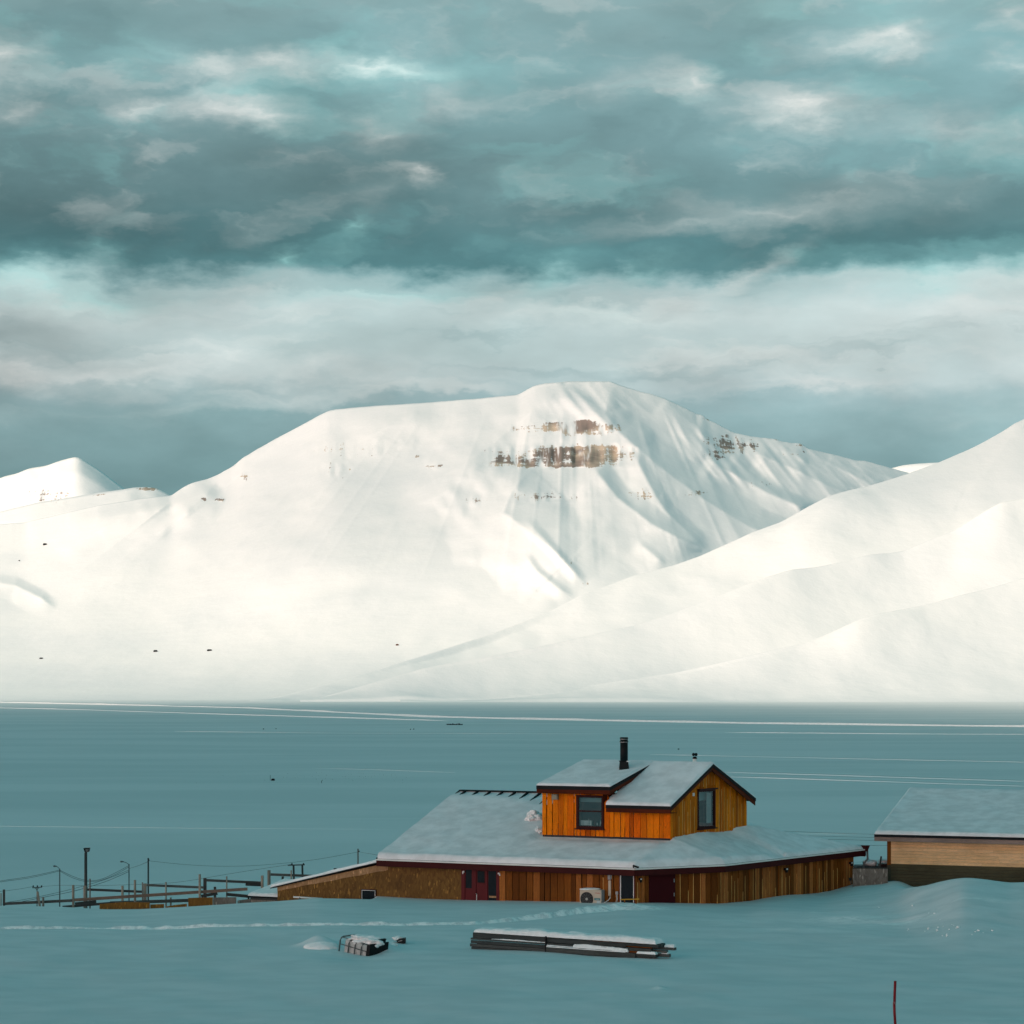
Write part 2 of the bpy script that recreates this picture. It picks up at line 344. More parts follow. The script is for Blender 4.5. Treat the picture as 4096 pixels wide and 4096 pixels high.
def lit_churn_mask(X, Y):
    """trail and scuffed snow, whitened in colour where it catches low light"""
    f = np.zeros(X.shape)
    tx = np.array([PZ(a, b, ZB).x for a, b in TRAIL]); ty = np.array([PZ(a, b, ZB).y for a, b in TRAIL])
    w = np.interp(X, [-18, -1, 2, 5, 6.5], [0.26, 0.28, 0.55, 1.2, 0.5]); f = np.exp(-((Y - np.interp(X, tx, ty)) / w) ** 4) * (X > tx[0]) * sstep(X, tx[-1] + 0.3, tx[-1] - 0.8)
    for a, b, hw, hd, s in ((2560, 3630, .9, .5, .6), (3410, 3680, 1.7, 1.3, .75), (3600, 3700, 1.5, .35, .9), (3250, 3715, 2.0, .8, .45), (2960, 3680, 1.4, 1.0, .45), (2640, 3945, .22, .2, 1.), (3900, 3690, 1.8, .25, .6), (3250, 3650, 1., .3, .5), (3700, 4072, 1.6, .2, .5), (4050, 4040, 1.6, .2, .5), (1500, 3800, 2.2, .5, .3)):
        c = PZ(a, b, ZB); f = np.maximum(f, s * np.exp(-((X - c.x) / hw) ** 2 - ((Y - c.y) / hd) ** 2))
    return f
def build_ground():
    def axis(segs):
        out = []
        for a, b, n in segs: out += list(np.linspace(a, b, n, endpoint=False))
        return np.array(out + [segs[-1][1]])
    g1 = 32 * np.geomspace(1, 700, 46)
    xs = np.concatenate([-g1[::-1], axis([(-31, -20, 60), (-20, 22, 560), (22, 31, 45)]), g1])
    ys = np.concatenate([-20 * np.geomspace(1, 700, 22)[::-1], axis([(-10, 50, 20), (50, 74, 110), (74, 84, 130), (84, 100, 110), (100, 130, 60), (130, 300, 50)]), 300 * np.geomspace(1, 90, 46)[1:]])
    XX, YY = np.meshgrid(xs, ys)
    Z = ground_z(XX, YY)
    Z = Z + np.where(YY > 300, 0.25 * fbm(XX * 0.006, YY * 0.006, 3), 0)
    V = np.stack([XX, YY, Z], -1).reshape(-1, 3)
    o = gridmesh('snow_ground', V, len(ys), len(xs), ground_mat(), attr={'lit_churn': lit_churn_mask(XX, YY)}); tag(o, kind='structure')
build_ground()

# low banks thrown up by vehicles and wind across the valley floor
def bank(pts, h, name='snow_track', wob=0.35, step=25, fac=1.4, seed=0):
    rng = np.random.RandomState(seed); vs = []; 
    W = [PZ(a, b, 0.0) for a, b in pts]
    P2 = []
    for a, b in zip(W[:-1], W[1:]):
        n = max(2, int((b - a).length / step)); P2 += [a.lerp(b, i / n) for i in range(n)]
    P2.append(W[-1]); n = len(P2)
    hs = h * (1 + wob * 2 * (np.convolve(rng.rand(n + 8), np.ones(3) / 3, 'same')[:n] - 0.5) * 2)
    m = MB(); vs = []
    for i, p in enumerate(P2):
        d = (P2[min(i + 1, n - 1)] - P2[max(i - 1, 0)]).normalized(); s = Vector((d.y, -d.x, 0))
        if s.y > 0: s = -s
        e = max(0.05, hs[i]); k = 0.0 if i in (0, n - 1) else 1.0
        vs += [p + s * (e * fac) + Vector((0, 0, -0.4)), p + s * (e * 0.25) + Vector((0, 0, e * k)), p - s * (e * 0.6) + Vector((0, 0, e * k * 0.95)), p - s * (e * 2.5) + Vector((0, 0, -0.4))]
    fs = [(4 * i + j, 4 * i + j + 1, 4 * i + j + 5, 4 * i + j + 4) for i in range(n - 1) for j in range(3)]
    m.add(vs, fs); return m
def banks():
    m = MB()
    L = [([(-500,2798),(0,2810),(600,2823),(1000,2833),(1700,2868),(2100,2878),(3000,2895),(4096,2908),(4700,2914)], 1.5, 1),
         ([(-500,2822),(0,2832),(350,2840),(900,2858),(1400,2873),(1800,2884)], 0.8, 2),
         ([(700,2925),(1300,2932),(2100,2935),(2500,2936)], 0.10, 4),
         ([(2900,2930),(3600,2936),(4200,2938)], 0.35, 5), ([(2600,3018),(2982,3026),(3500,3037),(4300,3053)], 0.11, 6),
         ([(2870,3088),(3300,3100),(3700,3113),(4200,3128)], 0.05, 7), ([(2870,3106),(3300,3119),(3693,3132),(4200,3148)], 0.09, 8),
         ([(-200,3300),(0,3305),(800,3313),(1700,3319)], 0.035, 9), ([(1250,3072),(1500,3079),(1820,3090)], 0.06, 10),
         ([(3120,3335),(3480,3336)], 0.08, 11)]
    for pts, h, sd in L:
        b = bank(pts, h, seed=sd, step=18 if h < 0.5 else 40); m.add(b.v, b.f)
    o = m.build('snow_track', M_BANK, smooth=False); tag(o, kind='structure')
banks()

# ---------------------------------------------------------------- mountains
def mountain_mat(name, rock=(0.27, 0.22, 0.195), tan=(0.56, 0.46, 0.36)):
    m, g, b = newmat(name); tc = coords(g)
    at = g.n('ShaderNodeAttribute', attribute_name='rock').outputs['Fac']
    strata = g.noise(g.map(tc, sc=(0.006, 0.005, 0.10)), 1.0, 4, 0.6)
    chute = g.noise(g.map(tc, sc=(0.065, 0.004, 0.012)), 1.0, 4, 0.6)
    fine = g.noise(g.map(tc, sc=(0.11, 0.03, 0.13)), 1.0, 5, 0.65)
    s = g.m('ADD', g.m('MULTIPLY', strata, 1.0), g.m('ADD', g.m('MULTIPLY', chute, 1.4), g.m('MULTIPLY', fine, 0.9)))
    # average about 1.6
    f = g.m('ADD', g.m('MULTIPLY', at, 0.82), g.m('SUBTRACT', s, 1.65))
    f = g.m('MULTIPLY', g.smooth(f, 0.42, 0.62), g.smooth(at, 0.05, 0.2))
    gate = g.noise(g.map(tc, sc=(0.030, 0.002, 0.006)), 1.0, 3, 0.6)
    f = g.m('MULTIPLY', f, g.smooth(gate, 0.35, 0.46))
    rc = g.mix(g.smooth(g.noise(g.map(tc, sc=(0.006, 0.003, 0.02)), 1.0, 3), 0.4, 0.6), (*rock, 1), (*tan, 1))
    sn = g.mix(g.smooth(g.noise(g.map(tc, sc=(0.002, 0.002, 0.004)), 1.0, 5), 0.35, 0.65), (0.83, 0.85, 0.86, 1), (0.88, 0.89, 0.89, 1))
    setc(g, b, g.mix(f, sn, rc))
    h = g.noise(g.map(tc, sc=(0.02, 0.02, 0.02)), 1.0, 6, 0.6)
    bump(g, b, g.m('MULTIPLY_ADD', f, 0.5, h), 0.25, 8.0)
    b.inputs['Roughness'].default_value = 0.85; b.inputs['Specular IOR Level'].default_value = 0.1
    return m
M_MTN = mountain_mat('mountain_snow_and_rock')
def polyd(PX, PY, pts):
    """distance to a polyline, side (+ = right of travel when going down the page -> to the right in the photo), param 0..1"""
    best = np.full(PX.shape, 1e9); side = np.zeros(PX.shape); par = np.zeros(PX.shape)
    L = [0]; 
    for a, b in zip(pts[:-1], pts[1:]): L.append(L[-1] + math.hypot(b[0] - a[0], b[1] - a[1]))
    for i, (a, b) in enumerate(zip(pts[:-1], pts[1:])):
        dx, dy = b[0] - a[0], b[1] - a[1]; l2 = dx * dx + dy * dy
        t = np.clip(((PX - a[0]) * dx + (PY - a[1]) * dy) / l2, 0, 1)
        qx, qy = PX - a[0] - t * dx, PY - a[1] - t * dy; d = np.hypot(qx, qy); w = d < best
        cr = dx * (PY - a[1]) - dy * (PX - a[0])     # >0: left of travel for y down ... sign fixed below
        best = np.where(w, d, best); side = np.where(w, -cr, side); par = np.where(w, (L[i] + t * math.sqrt(l2)) / L[-1], par)
    return best, side, par
def mountain(name, crest, foot, Yc, Yf, step=(8, 7), ridges=(), rocks=(), px_range=None, gexp=0.75, nz=(30, 0.0025), nz2=(8, 0.01), back=0.7, jag=0.0, warp=None, label=None, flute=None, soft=False, spread=450):
    px0, px1 = px_range; pxs = np.arange(px0, px1 + step[0], step[0]); nr = int(1200 / step[1])
    cr = np.array(crest, float); ft = np.array(foot, float)
    cy = np.interp(pxs, cr[:, 0], cr[:, 1])
    k = np.array([1, 2, 3, 2, 1.]); k /= k.sum(); cy = np.convolve(np.pad(cy, 2, 'edge'), k, 'valid')
    if jag: cy = cy + jag * fbm(pxs * 0.03, pxs * 0 + 3, 4) 
    fy = np.interp(pxs, ft[:, 0], ft[:, 1])
    Ycol = np.interp(pxs, [a for a, _ in Yc], [b for _, b in Yc]); Yfol = np.interp(pxs, [a for a, _ in Yf], [b for _, b in Yf])
    nr = max(30, int((fy - cy).max() / step[1]))
    t = np.linspace(0, 1, nr)[:, None]
    def blur(a, sg):
        if sg < step[0]: return a
        n = int(3 * sg / step[0]); k = np.exp(-(np.arange(-n, n + 1) * step[0] / sg) ** 2 / 2); k /= k.sum(); return np.convolve(np.pad(a, n, 'edge'), k, 'valid')
    lv = np.linspace(0, 1, 9); CYs = np.stack([blur(cy, spread * (1 - q) ** 1.3) for q in lv]); YCs = np.stack([blur(Ycol, 300) for q in lv])
    tf = np.clip(t[:, 0] * 8, 0, 7.999); i0 = tf.astype(int); fr = (tf - i0)[:, None]
    CY = CYs[i0] * (1 - fr) + CYs[i0 + 1] * fr
    PY = fy[None] + (CY - fy[None]) * t; PX = np.repeat(pxs[None], nr, 0)
    Yd = Yfol[None] + (YCs[0] - Yfol)[None] * (t ** gexp)
    rel = np.zeros(PX.shape) if soft else 0.5 * nz[0] * fbm((PX + 0.6 * PY) * nz[1] * 0.8, PY * nz[1] * 1.5 + 5, 4) + 0.5 * nz2[0] * fbm((PX + 0.5 * PY) * nz2[1] * 0.6, PY * nz2[1] * 1.2 + 9, 3)
    for pts, amp, wl, wr, fade in ridges:
        d, sd, par = polyd(PX, PY, pts)
        right = sd > 0
        w = np.where(right, wr, wl)
        wob = 1 + 0.25 * fbm(PX * 0.01, PY * 0.01, 2)
        prof = np.clip(1 - d / (w * wob), 0, 1) ** 1.3
        a0, a1 = fade; env = sstep(par, 0, max(a0, 1e-3)) * (1 - sstep(par, 1 - max(a1, 1e-3), 1)) if (a0 or a1) else 1
        rel = rel + 1.0 * amp * prof * env
    if flute is not None: rel = rel + flute(PX, PY)
    edge = sstep(t, 0, 0.12) * (1 - 0.6 * sstep(t, 0.93, 1.0))
    Yd = Yd - (0 if soft else rel) * edge
    rk = np.zeros(PX.shape)
    for (a, b_, rx, ry, s) in rocks:
        wx = 34 * fbm(PX * 0.018, PY * 0.05 + 3, 3); wy = 13 * fbm(PX * 0.022 + 7, PY * 0.02, 3)
        q = np.maximum(0, 1 - (((PX - a + wx) / (rx * 1.05)) ** 2) ** 1.2 - (((PY - b_ + wy) / (ry * 1.05)) ** 2) ** 1.2); rk = np.maximum(rk, s * q ** 0.7)
    Yd = Yd - rk * 14 * (fbm(PX * 0.05, PY * 0.01, 3) + 0.3 * np.sin(PX * 0.13))
    X = (PX - CX) / F * Yd; Z = CAMZ - (PY - HY) / F * Yd
    if soft:
        Z = Z + edge * (0.16 * rel + nz[0] * 0.42 * fbm(X * 0.0016 + 3, Yd * 0.0011, 4) + 1.6 * fbm(X * 0.012, Yd * 0.006, 4))
    # far side
    bx, bz = X[-1], Z[-1]; by = Yd[-1]; rowsx, rowsy, rowsz, rowr = [X], [Yd], [Z], [rk]
    for i in range(1, 9):
        dd = 220.0 * i * (1 + 0.15 * i); rowsx.append((bx * (1 + dd / by))[None]); rowsy.append((by + dd)[None]); rowsz.append((bz - back * dd * (0.25 + 0.75 * min(1, i / 3)))[None]); rowr.append(rk[-1:] * 0)
    X = np.concatenate(rowsx); Yd = np.concatenate(rowsy); Z = np.concatenate(rowsz); rk = np.concatenate(rowr)
    Z = np.maximum(Z, -60)
    o = gridmesh(name, np.stack([X, Yd, Z], -1).reshape(-1, 3), X.shape[0], X.shape[1], M_MTN, attr={'rock': rk})
    tag(o, label, None, None, 'structure'); return o
r1 = lambda x, y: (1800 + x / 1.61, 1450 + y / 1.61)
r2 = lambda x, y: (x / 1.61, 1700 + y / 1.61)
r3 = lambda x, y: (2800 + x / 1.486, 1600 + y / 1.486)
FOOT = [(-3000, 2815), (0, 2815), (4096, 2815), (8000, 2815)]
# main flat-topped mountain
cm = [(-900,2150),(-300,2120),(100,2090),(400,2020),(600,1990),(686,1983),(702,1970),(745,1942),(776,1930),(826,1917),(870,1899),(932,1865),(969,1833),(1019,1802),(1056,1781),(1118,1747),(1200,1703),(1272,1664),
      (1310,1645),(1340,1637),(1400,1632),(1484,1624),(1696,1611),(1908,1594),(2067,1579),(2080,1575),(2111,1557),(2139,1542),(2185,1532),(2235,1530),(2272,1525),(2359,1525),(2446,1525),(2471,1537),(2558,1565),(2607,1576),
      (2657,1593),(2713,1618),(2775,1649),(2785,1655),(2819,1662),(2824,1675),(2856,1689),(2893,1708),(2937,1730),(3002,1745),(3110,1756),(3116,1762),(3177,1774),(3190,1770),(3210,1776),(3231,1795),(3298,1809),(3365,1825),(3419,1841),(3466,1844),(3507,1856),(3560,1871),(3700,1910),(4100,2000),(4900,2100)]
RID = [
  ([(2446,1525), r1(1000,330), r1(1100,460), r1(1290,620), r1(1480,770), r1(1650,890), r1(1932,1060), (3200,2180)], 85, 210, 95, (0.15, 0.1)),
  ([r1(900,650), r1(1000,770), r1(1080,870), r1(1300,1040), r1(1470,1130), r1(1700,1230)], 80, 190, 60, (0.08, 0.3)),
  ([r1(1180,560), r1(1210,640), r1(1260,740), r1(1330,870), r1(1390,960), r1(1560,1120), r1(1680,1230)], 48, 120, 42, (0.1, 0.25)),
  ([r1(560,640), r1(520,680), r1(400,830), r1(345,965), r1(450,1040), r1(640,1190), r1(750,1290), r1(880,1450)], 120, 260, 230, (0.2, 0.3)),
  ([r1(470,1000), r1(600,1130), r1(720,1260), r1(800,1350), r1(880,1430)], 26, 40, 26, (0.2, 0.2)),
  ([r1(470,1220), r1(560,1340), r1(680,1440), r1(820,1530)], 26, 60, 24, (0.2, 0.3)),
  ([r1(1200,1150), r1(1300,1230), r1(1400,1310)], 16, 50, 22, (0.2, 0.3)),
  ([(2272,1525), r1(740,150), r1(480,350), r1(330,480), r1(150,620), r1(-100,760), r1(-400,900)], 85, 220, 200, (0.05, 0.5)),
  ([(2272,1525), r1(900,290), r1(1010,400), r1(1060,470)], 30, 70, 40, (0.05, 0.2)),
  ([r1(880,121), r1(980,240), r1(1080,350)], 14, 40, 26, (0.05, 0.3)),
  ([r1(950,121), r1(1080,240), r1(1200,330)], 16, 50, 30, (0.05, 0.3)),
  ([r1(1050,130), r1(1200,260), r1(1330,370)], 14, 50, 30, (0.1, 0.4)),
  ([r1(1370,230), r1(1480,330), r1(1600,420), r1(1650,540), r1(1700,640)], 30, 90, 45, (0.1, 0.2)),
  # right flank
  ([r3(30,340), r3(200,440), r3(420,560), r3(660,660)], 55, 120, 42, (0.1, 0.1)),
  ([r3(170,330), r3(350,480), r3(480,580), r3(700,640)], 30, 80, 36, (0.1, 0.1)),
  ([r3(330,310), r3(560,410), r3(720,490), r3(900,570)], 38, 110, 40, (0.1, 0.1)),
  ([r3(460,250), r3(600,350), r3(760,440), r3(960,550)], 26, 80, 34, (0.1, 0.1)),
  ([r3(620,280), r3(760,370), r3(900,440), r3(1060,530)], 30, 80, 30, (0.1, 0.1)),
  ([r3(760,330), r3(900,410), r3(1100,500)], 20, 60, 26, (0.1, 0.1)),
  ([r3(900,365), r3(1040,430), r3(1180,480)], 18, 50, 26, (0.1, 0.1)),
  ([(-150,2345), (0,2331), (60,2340), (125,2372), (165,2392), (230,2440)], 60, 70, 34, (0.0, 0.2)),
  # left flank
  ([r2(1140,440), r2(950,490), r2(850,560), r2(560,720), r2(350,860)], 70, 190, 70, (0.15, 0.5)),
  ([r2(1200,420), r2(1050,530), r2(900,650), r2(700,780), r2(560,850)], 55, 140, 60, (0.15, 0.5)),
  ([r2(1400,370), r2(1300,480), r2(1100,620), r2(960,720), r2(800,830)], 85, 190, 100, (0.15, 0.5)),
  ([r2(1250,520), r2(1130,620), r2(1000,720)], 18, 40, 26, (0.2, 0.3)),
  ([r1(-60,260), r1(-250,330), r1(-420,420), r1(-700,560)], 50, 200, 150, (0.3, 0.4)),
  ([r1(300,560), r1(120,720), r1(-60,850), r1(-350,960)], 60, 180, 150, (0.3, 0.5)),
]
ROCK = [(2300,1712,185,30,1.08),(2090,1708,60,22,.42),(2330,1818,230,44,1.0),(2080,1845,150,28,.78),(2010,1808,90,18,.42),(2220,1857,300,14,1.0),(2180,1985,170,26,.42),(2350,1980,90,14,.38),
  (2590,1975,80,20,.42),(2760,1975,80,20,.42),(1930,2000,80,26,.38),(2870,1790,80,52,.66),(2960,1785,70,42,.52),(3030,1930,70,24,.42),(3150,1757,90,8,.6),(3210,1778,34,12,.6),(2805,1668,30,26,.55),
  (1400,1800,200,35,.34),(1340,1880,80,32,.44),(980,1905,28,18,.6),(877,2000,15,6,1.1),(816,1988,14,9,.8),(1660,1828,18,9,.6),(1740,1865,40,16,.50),(1570,1765,110,16,.30),(2290,2250,14,26,.5),(2330,2330,20,10,.4),(3180,1810,90,14,.3)]
def flt(PX, PY):
    a = np.exp(-((PX - 2330) / 220) ** 2) * sstep(PY, 1530, 1600) * (1 - sstep(PY, 1640, 1700))
    b = np.exp(-((PX - 2330) / 260) ** 4) * np.exp(-((PY - 1822) / 36) ** 4)
    c = sstep(PY, 1860, 1880) * (1 - sstep(PY, 1900, 2050)) * np.exp(-((PX - 2350) / 300) ** 4)
    k = vnoise((PX - 0.7 * (PY - 1500)) * 0.035, PX * 0); k2 = vnoise(PX * 0.05, PX * 0 + 4); k3 = vnoise(PX * 0.022, PX * 0 + 8)
    r = np.exp(-((PX - 3000) / 260) ** 4) * sstep(PY, 1700, 1760) * (1 - sstep(PY, 1850, 2000))
    q = (PX - 2280) / (1 + (PY - 1500) / 700.0)
    w = sstep(PY, 1600, 1760) * (1 - sstep(PY, 2150, 2420)); am = 0.6 + 1.2 * np.clip(fbm(PX * 0.002 + 4, PY * 0.002, 2) + 0.3, 0, 1)
    rg = lambda x, s: (1 - np.abs(2 * vnoise(x, x * 0 + s))) ** 2
    left = 1 - sstep(PX, 1900, 2300)
    rad = w * am * (26 * (1 - left) * rg(q / 95 + 0.15 * fbm(PX * 0.004, PY * 0.004, 2), 3) + (9 - 5 * left) * rg(q / 41, 6) + 4 * (1 - left) * rg(q / 17, 9))
    return rad + 16 * a * k + 42 * b * (k2 + k3) + 9 * c * k3 + 20 * r * vnoise((PX - 0.8 * PY) * 0.04, PX * 0 + 2)
mountain('mountain', cm, FOOT, [(-900, 8600), (600, 8400), (2400, 7800), (4900, 8600)], [(-900, 4900), (4900, 4900)], step=(7, 5.5),
         ridges=RID, rocks=ROCK, px_range=(-900, 4900), gexp=0.58, spread=220, nz=(95, 0.0022), nz2=(9, 0.009), jag=1.2, flute=flt)
# peak on the left, farther off
cl = [(-2000,2100),(-900,2010),(-300,1960),(0,1914),(19,1904),(62,1896),(118,1873),(186,1863),(236,1844),(304,1826),(323,1833),(354,1852),(398,1880),(450,1920),(497,1955),(600,2040),(900,2200),(1400,2300)]
mountain('mountain', cl, FOOT, [(-2000, 10500), (1400, 10000)], [(-2000, 7300), (1400, 7300)], step=(10, 9), px_range=(-2000, 1400),
         ridges=[([(304,1826),(335,1860),(400,1905),(470,1950),(540,2000)], 150, 300, 95, (0, 0)), ([(120,1870),(60,1950),(0,2050)], 30, 90, 60, (.1, .3)), ([(236,1844),(200,1920),(120,2020)], 30, 80, 60, (.1, .3))],
         rocks=[(215,1990,130,34,.48),(50,2052,60,12,.5),(15,1960,20,10,.5),(15,2034,8,14,.9)], nz=(40, 0.003))
# rocky shoulder between the two
cs = [(-1500,2250),(-300,2120),(150,2010),(420,1967),(497,1957),(534,1950),(580,1948),(621,1951),(640,1960),(658,1967),(686,1983),(760,2020),(900,2120),(1200,2250)]
mountain('mountain', cs, FOOT, [(-1500, 9200), (1200, 9000)], [(-1500, 6500), (1200, 6500)], step=(9, 9), px_range=(-1500, 1200),
         ridges=[([(560,1950),(400,2060),(200,2150),(-50,2220)], 50, 200, 120, (.1, .3))],
         rocks=[(595,1956,55,9,1.0),(400,1982,40,8,.7),(240,2010,120,14,.30)], nz=(50, 0.003))
# farthest ridge seen over the pass on the right
mountain('mountain', [(2900,2050),(3300,1930),(3560,1875),(3608,1861),(3675,1854),(3756,1850),(3900,1840),(4300,1830),(5200,1900)], FOOT, [(2900, 11500), (5200, 11500)], [(2900, 9000), (5200, 9000)],
         step=(14, 14), px_range=(2900, 5200), nz=(40, 0.004))
# three folds of the right-hand hill
h1 = [(1000,2822),(1500,2680),(1800,2576),(2035,2500),(2205,2438),(2332,2374),(2544,2300),(2700,2262),(2800,2226),(2834,2210),(3002,2138),(3123,2097),(3231,2037),(3305,2000),(3372,1979),(3473,1948),(3608,1903),(3756,1850),(3877,1799),(3944,1765),(4011,1728),(4065,1691),(4096,1675),(4300,1560),(4700,1420),(5600,1300)]
mountain('mountain', h1, FOOT, [(1000, 5000), (2500, 6200), (4100, 7000), (5600, 7600)], [(1000, 4750), (5600, 4750)], step=(9, 8), px_range=(1000, 5600), gexp=0.62,
         ridges=[([r3(640,650), r3(1050,540), r3(1600,480), r3(1700,620)], 20, 200, 160, (.2, .2)), ([r3(1000,520), r3(850,700), r3(600,870), r3(200,990)], 40, 260, 180, (.1, .3)),
                 ([(4096,1675),(3950,1900),(3800,2080)], 50, 260, 200, (.1, .3))], rocks=[(3870,2022,30,6,.35)], nz=(70, 0.0016), nz2=(8, 0.006), back=0.4, soft=True)
h2 = [(1200,2822),(1700,2670),(2120,2586),(2544,2501),(2800,2413),(2935,2360),(3069,2307),(3170,2276),(3271,2266),(3379,2243),(3473,2218),(3560,2214),(3608,2206),(3729,2152),(3823,2115),(3904,2064),(3958,2031),(4011,2004),(4096,1989),(4400,1930),(5600,1800)]
mountain('mountain', h2, FOOT, [(1200, 4800), (2500, 5200), (4100, 5900), (5600, 6400)], [(1200, 4700), (5600, 4700)], step=(9, 8), px_range=(1200, 5600), gexp=0.62,
         ridges=[([r3(900,950), r3(1200,900), r3(1500,930), r3(1900,960)], 18, 60, 120, (.2, .2)), ([r3(400,1050), r3(200,1200), r3(-200,1330)], 24, 200, 120, (.2, .3))], nz=(60, 0.002), nz2=(8, 0.007), back=0.35, soft=True)
h3 = [(1600,2822),(2300,2750),(2700,2690),(3000,2620),(3204,2572),(3298,2542),(3379,2508),(3446,2478),(3507,2458),(3608,2441),(3729,2411),(3836,2381),(3910,2364),(4011,2337),(4096,2310),(4500,2200),(5600,2080)]
mountain('foothill', h3, FOOT, [(1600, 4900), (3000, 4900), (4100, 5400), (5600, 5800)], [(1600, 4600), (5600, 4600)], step=(9, 7), px_range=(1600, 5600), gexp=0.62,
         ridges=[([(3700,2420),(3560,2520),(3330,2600)], 22, 140, 140, (.2, .3)), ([(3950,2360),(3850,2460),(3600,2560)], 16, 100, 120, (.2, .3))], rocks=[(3150,2560,60,8,.38),(3230,2545,40,8,.36)], nz=(40, 0.003), nz2=(9, 0.012), back=0.3, soft=True)

# ---------------------------------------------------------------- cloud banks added out of view, placed and shaped to shade the village
def cloud_mat(name, dens, edge, trans, col=(0.9, 0.9, 0.9)):
    m = bpy.data.materials.new(name); m.use_nodes = True; m.node_tree.nodes.clear(); g = NT(m.node_tree)
    tc = g.n('ShaderNodeTexCoord').outputs['Generated']; sp = g.n('ShaderNodeSeparateXYZ', ins={0: tc})
    n = g.noise(g.map(tc, sc=(1, 1, 0.2)), 5.0, 6, 0.6)
    def ed(c, a, b): return g.m('MULTIPLY', g.smooth(c, 0.0, a), g.smooth(c, 1.0, 1.0 - b))
    e = g.m('MULTIPLY', ed(sp.outputs[0], edge[0], edge[1]), ed(sp.outputs[1], edge[2], edge[3]))
    d = g.m('MULTIPLY', g.smooth(g.m('ADD', e, g.m('MULTIPLY', g.m('SUBTRACT', n, 0.5), 0.25)), 0.0, 1.0), dens, clamp=True)
    tr = g.n('ShaderNodeBsdfTransparent'); tl = g.n('ShaderNodeBsdfTranslucent', ins={0: (*col, 1)})
    mx = g.n('ShaderNodeMixShader', ins={0: d, 1: tr.outputs[0], 2: tl.outputs[0]})
    g.n('ShaderNodeOutputMaterial', ins={0: mx.outputs[0]}); return m
def shade_cloud(name, c, half, thick, mat, n=60):
    u = np.linspace(-1, 1, n); U, V = np.meshgrid(u, u)
    prof = np.sqrt(np.clip(1 - np.maximum(np.abs(U), np.abs(V)) ** 6, 0, 1))
    top = prof * (thick * (0.7 + 0.6 * fbm(U * 4, V * 4, 4))); bot = -prof * thick * (0.25 + 0.12 * fbm(U * 5 + 9, V * 5, 3))
    def lay(z): return np.stack([c[0] + U * half[0], c[1] + V * half[1], c[2] + z], -1).reshape(-1, 3)
    Vt = np.concatenate([lay(top), lay(bot)]); idx = np.arange(n * n).reshape(n, n); fs = []
    q = np.stack([idx[:-1, :-1], idx[:-1, 1:], idx[1:, 1:], idx[1:, :-1]], -1).reshape(-1, 4)
    faces = [tuple(a) for a in q] + [tuple(int(i) + n * n for i in a[::-1]) for a in q]
    me = bpy.data.meshes.new(name); me.from_pydata([tuple(a) for a in Vt], [], [tuple(int(i) for i in f) for f in faces]); me.update()
    me.polygons.foreach_set('use_smooth', [True] * len(me.polygons)); me.materials.append(mat)
    return tag(link(bpy.data.objects.new(name, me)), kind='structure')
# shaded ground X -2200..2200, Y -1500..2300, fading out by ~Y 5000, carried back towards the sun
CH = 3000.0; off = Vector((S.x, S.y)) * (CH / S.z)
x0, x1, y0, y1 = -3200 + off.x, 1100 + off.x, -3000 + off.y, CLOUD_EDGE + off.y
shade_cloud('shade_cloud', ((x0 + x1) / 2, (y0 + y1) / 2, CH), ((x1 - x0) / 2, (y1 - y0) / 2), 260, cloud_mat('shade_cloud', CLOUD_D, (0.15, 0.30, 0.12, CLOUD_FADE), 0, CLOUD_COL))

# thinner unseen veil, added between the sun and the big mountain to dim it
shade_cloud('shade_cloud', (-3300, 4500, CH + 400), (3100, 2700), 220, cloud_mat('shade_veil', 0.27, (0.3, 0.3, 0.40, 0.3), 0, CLOUD_COL))
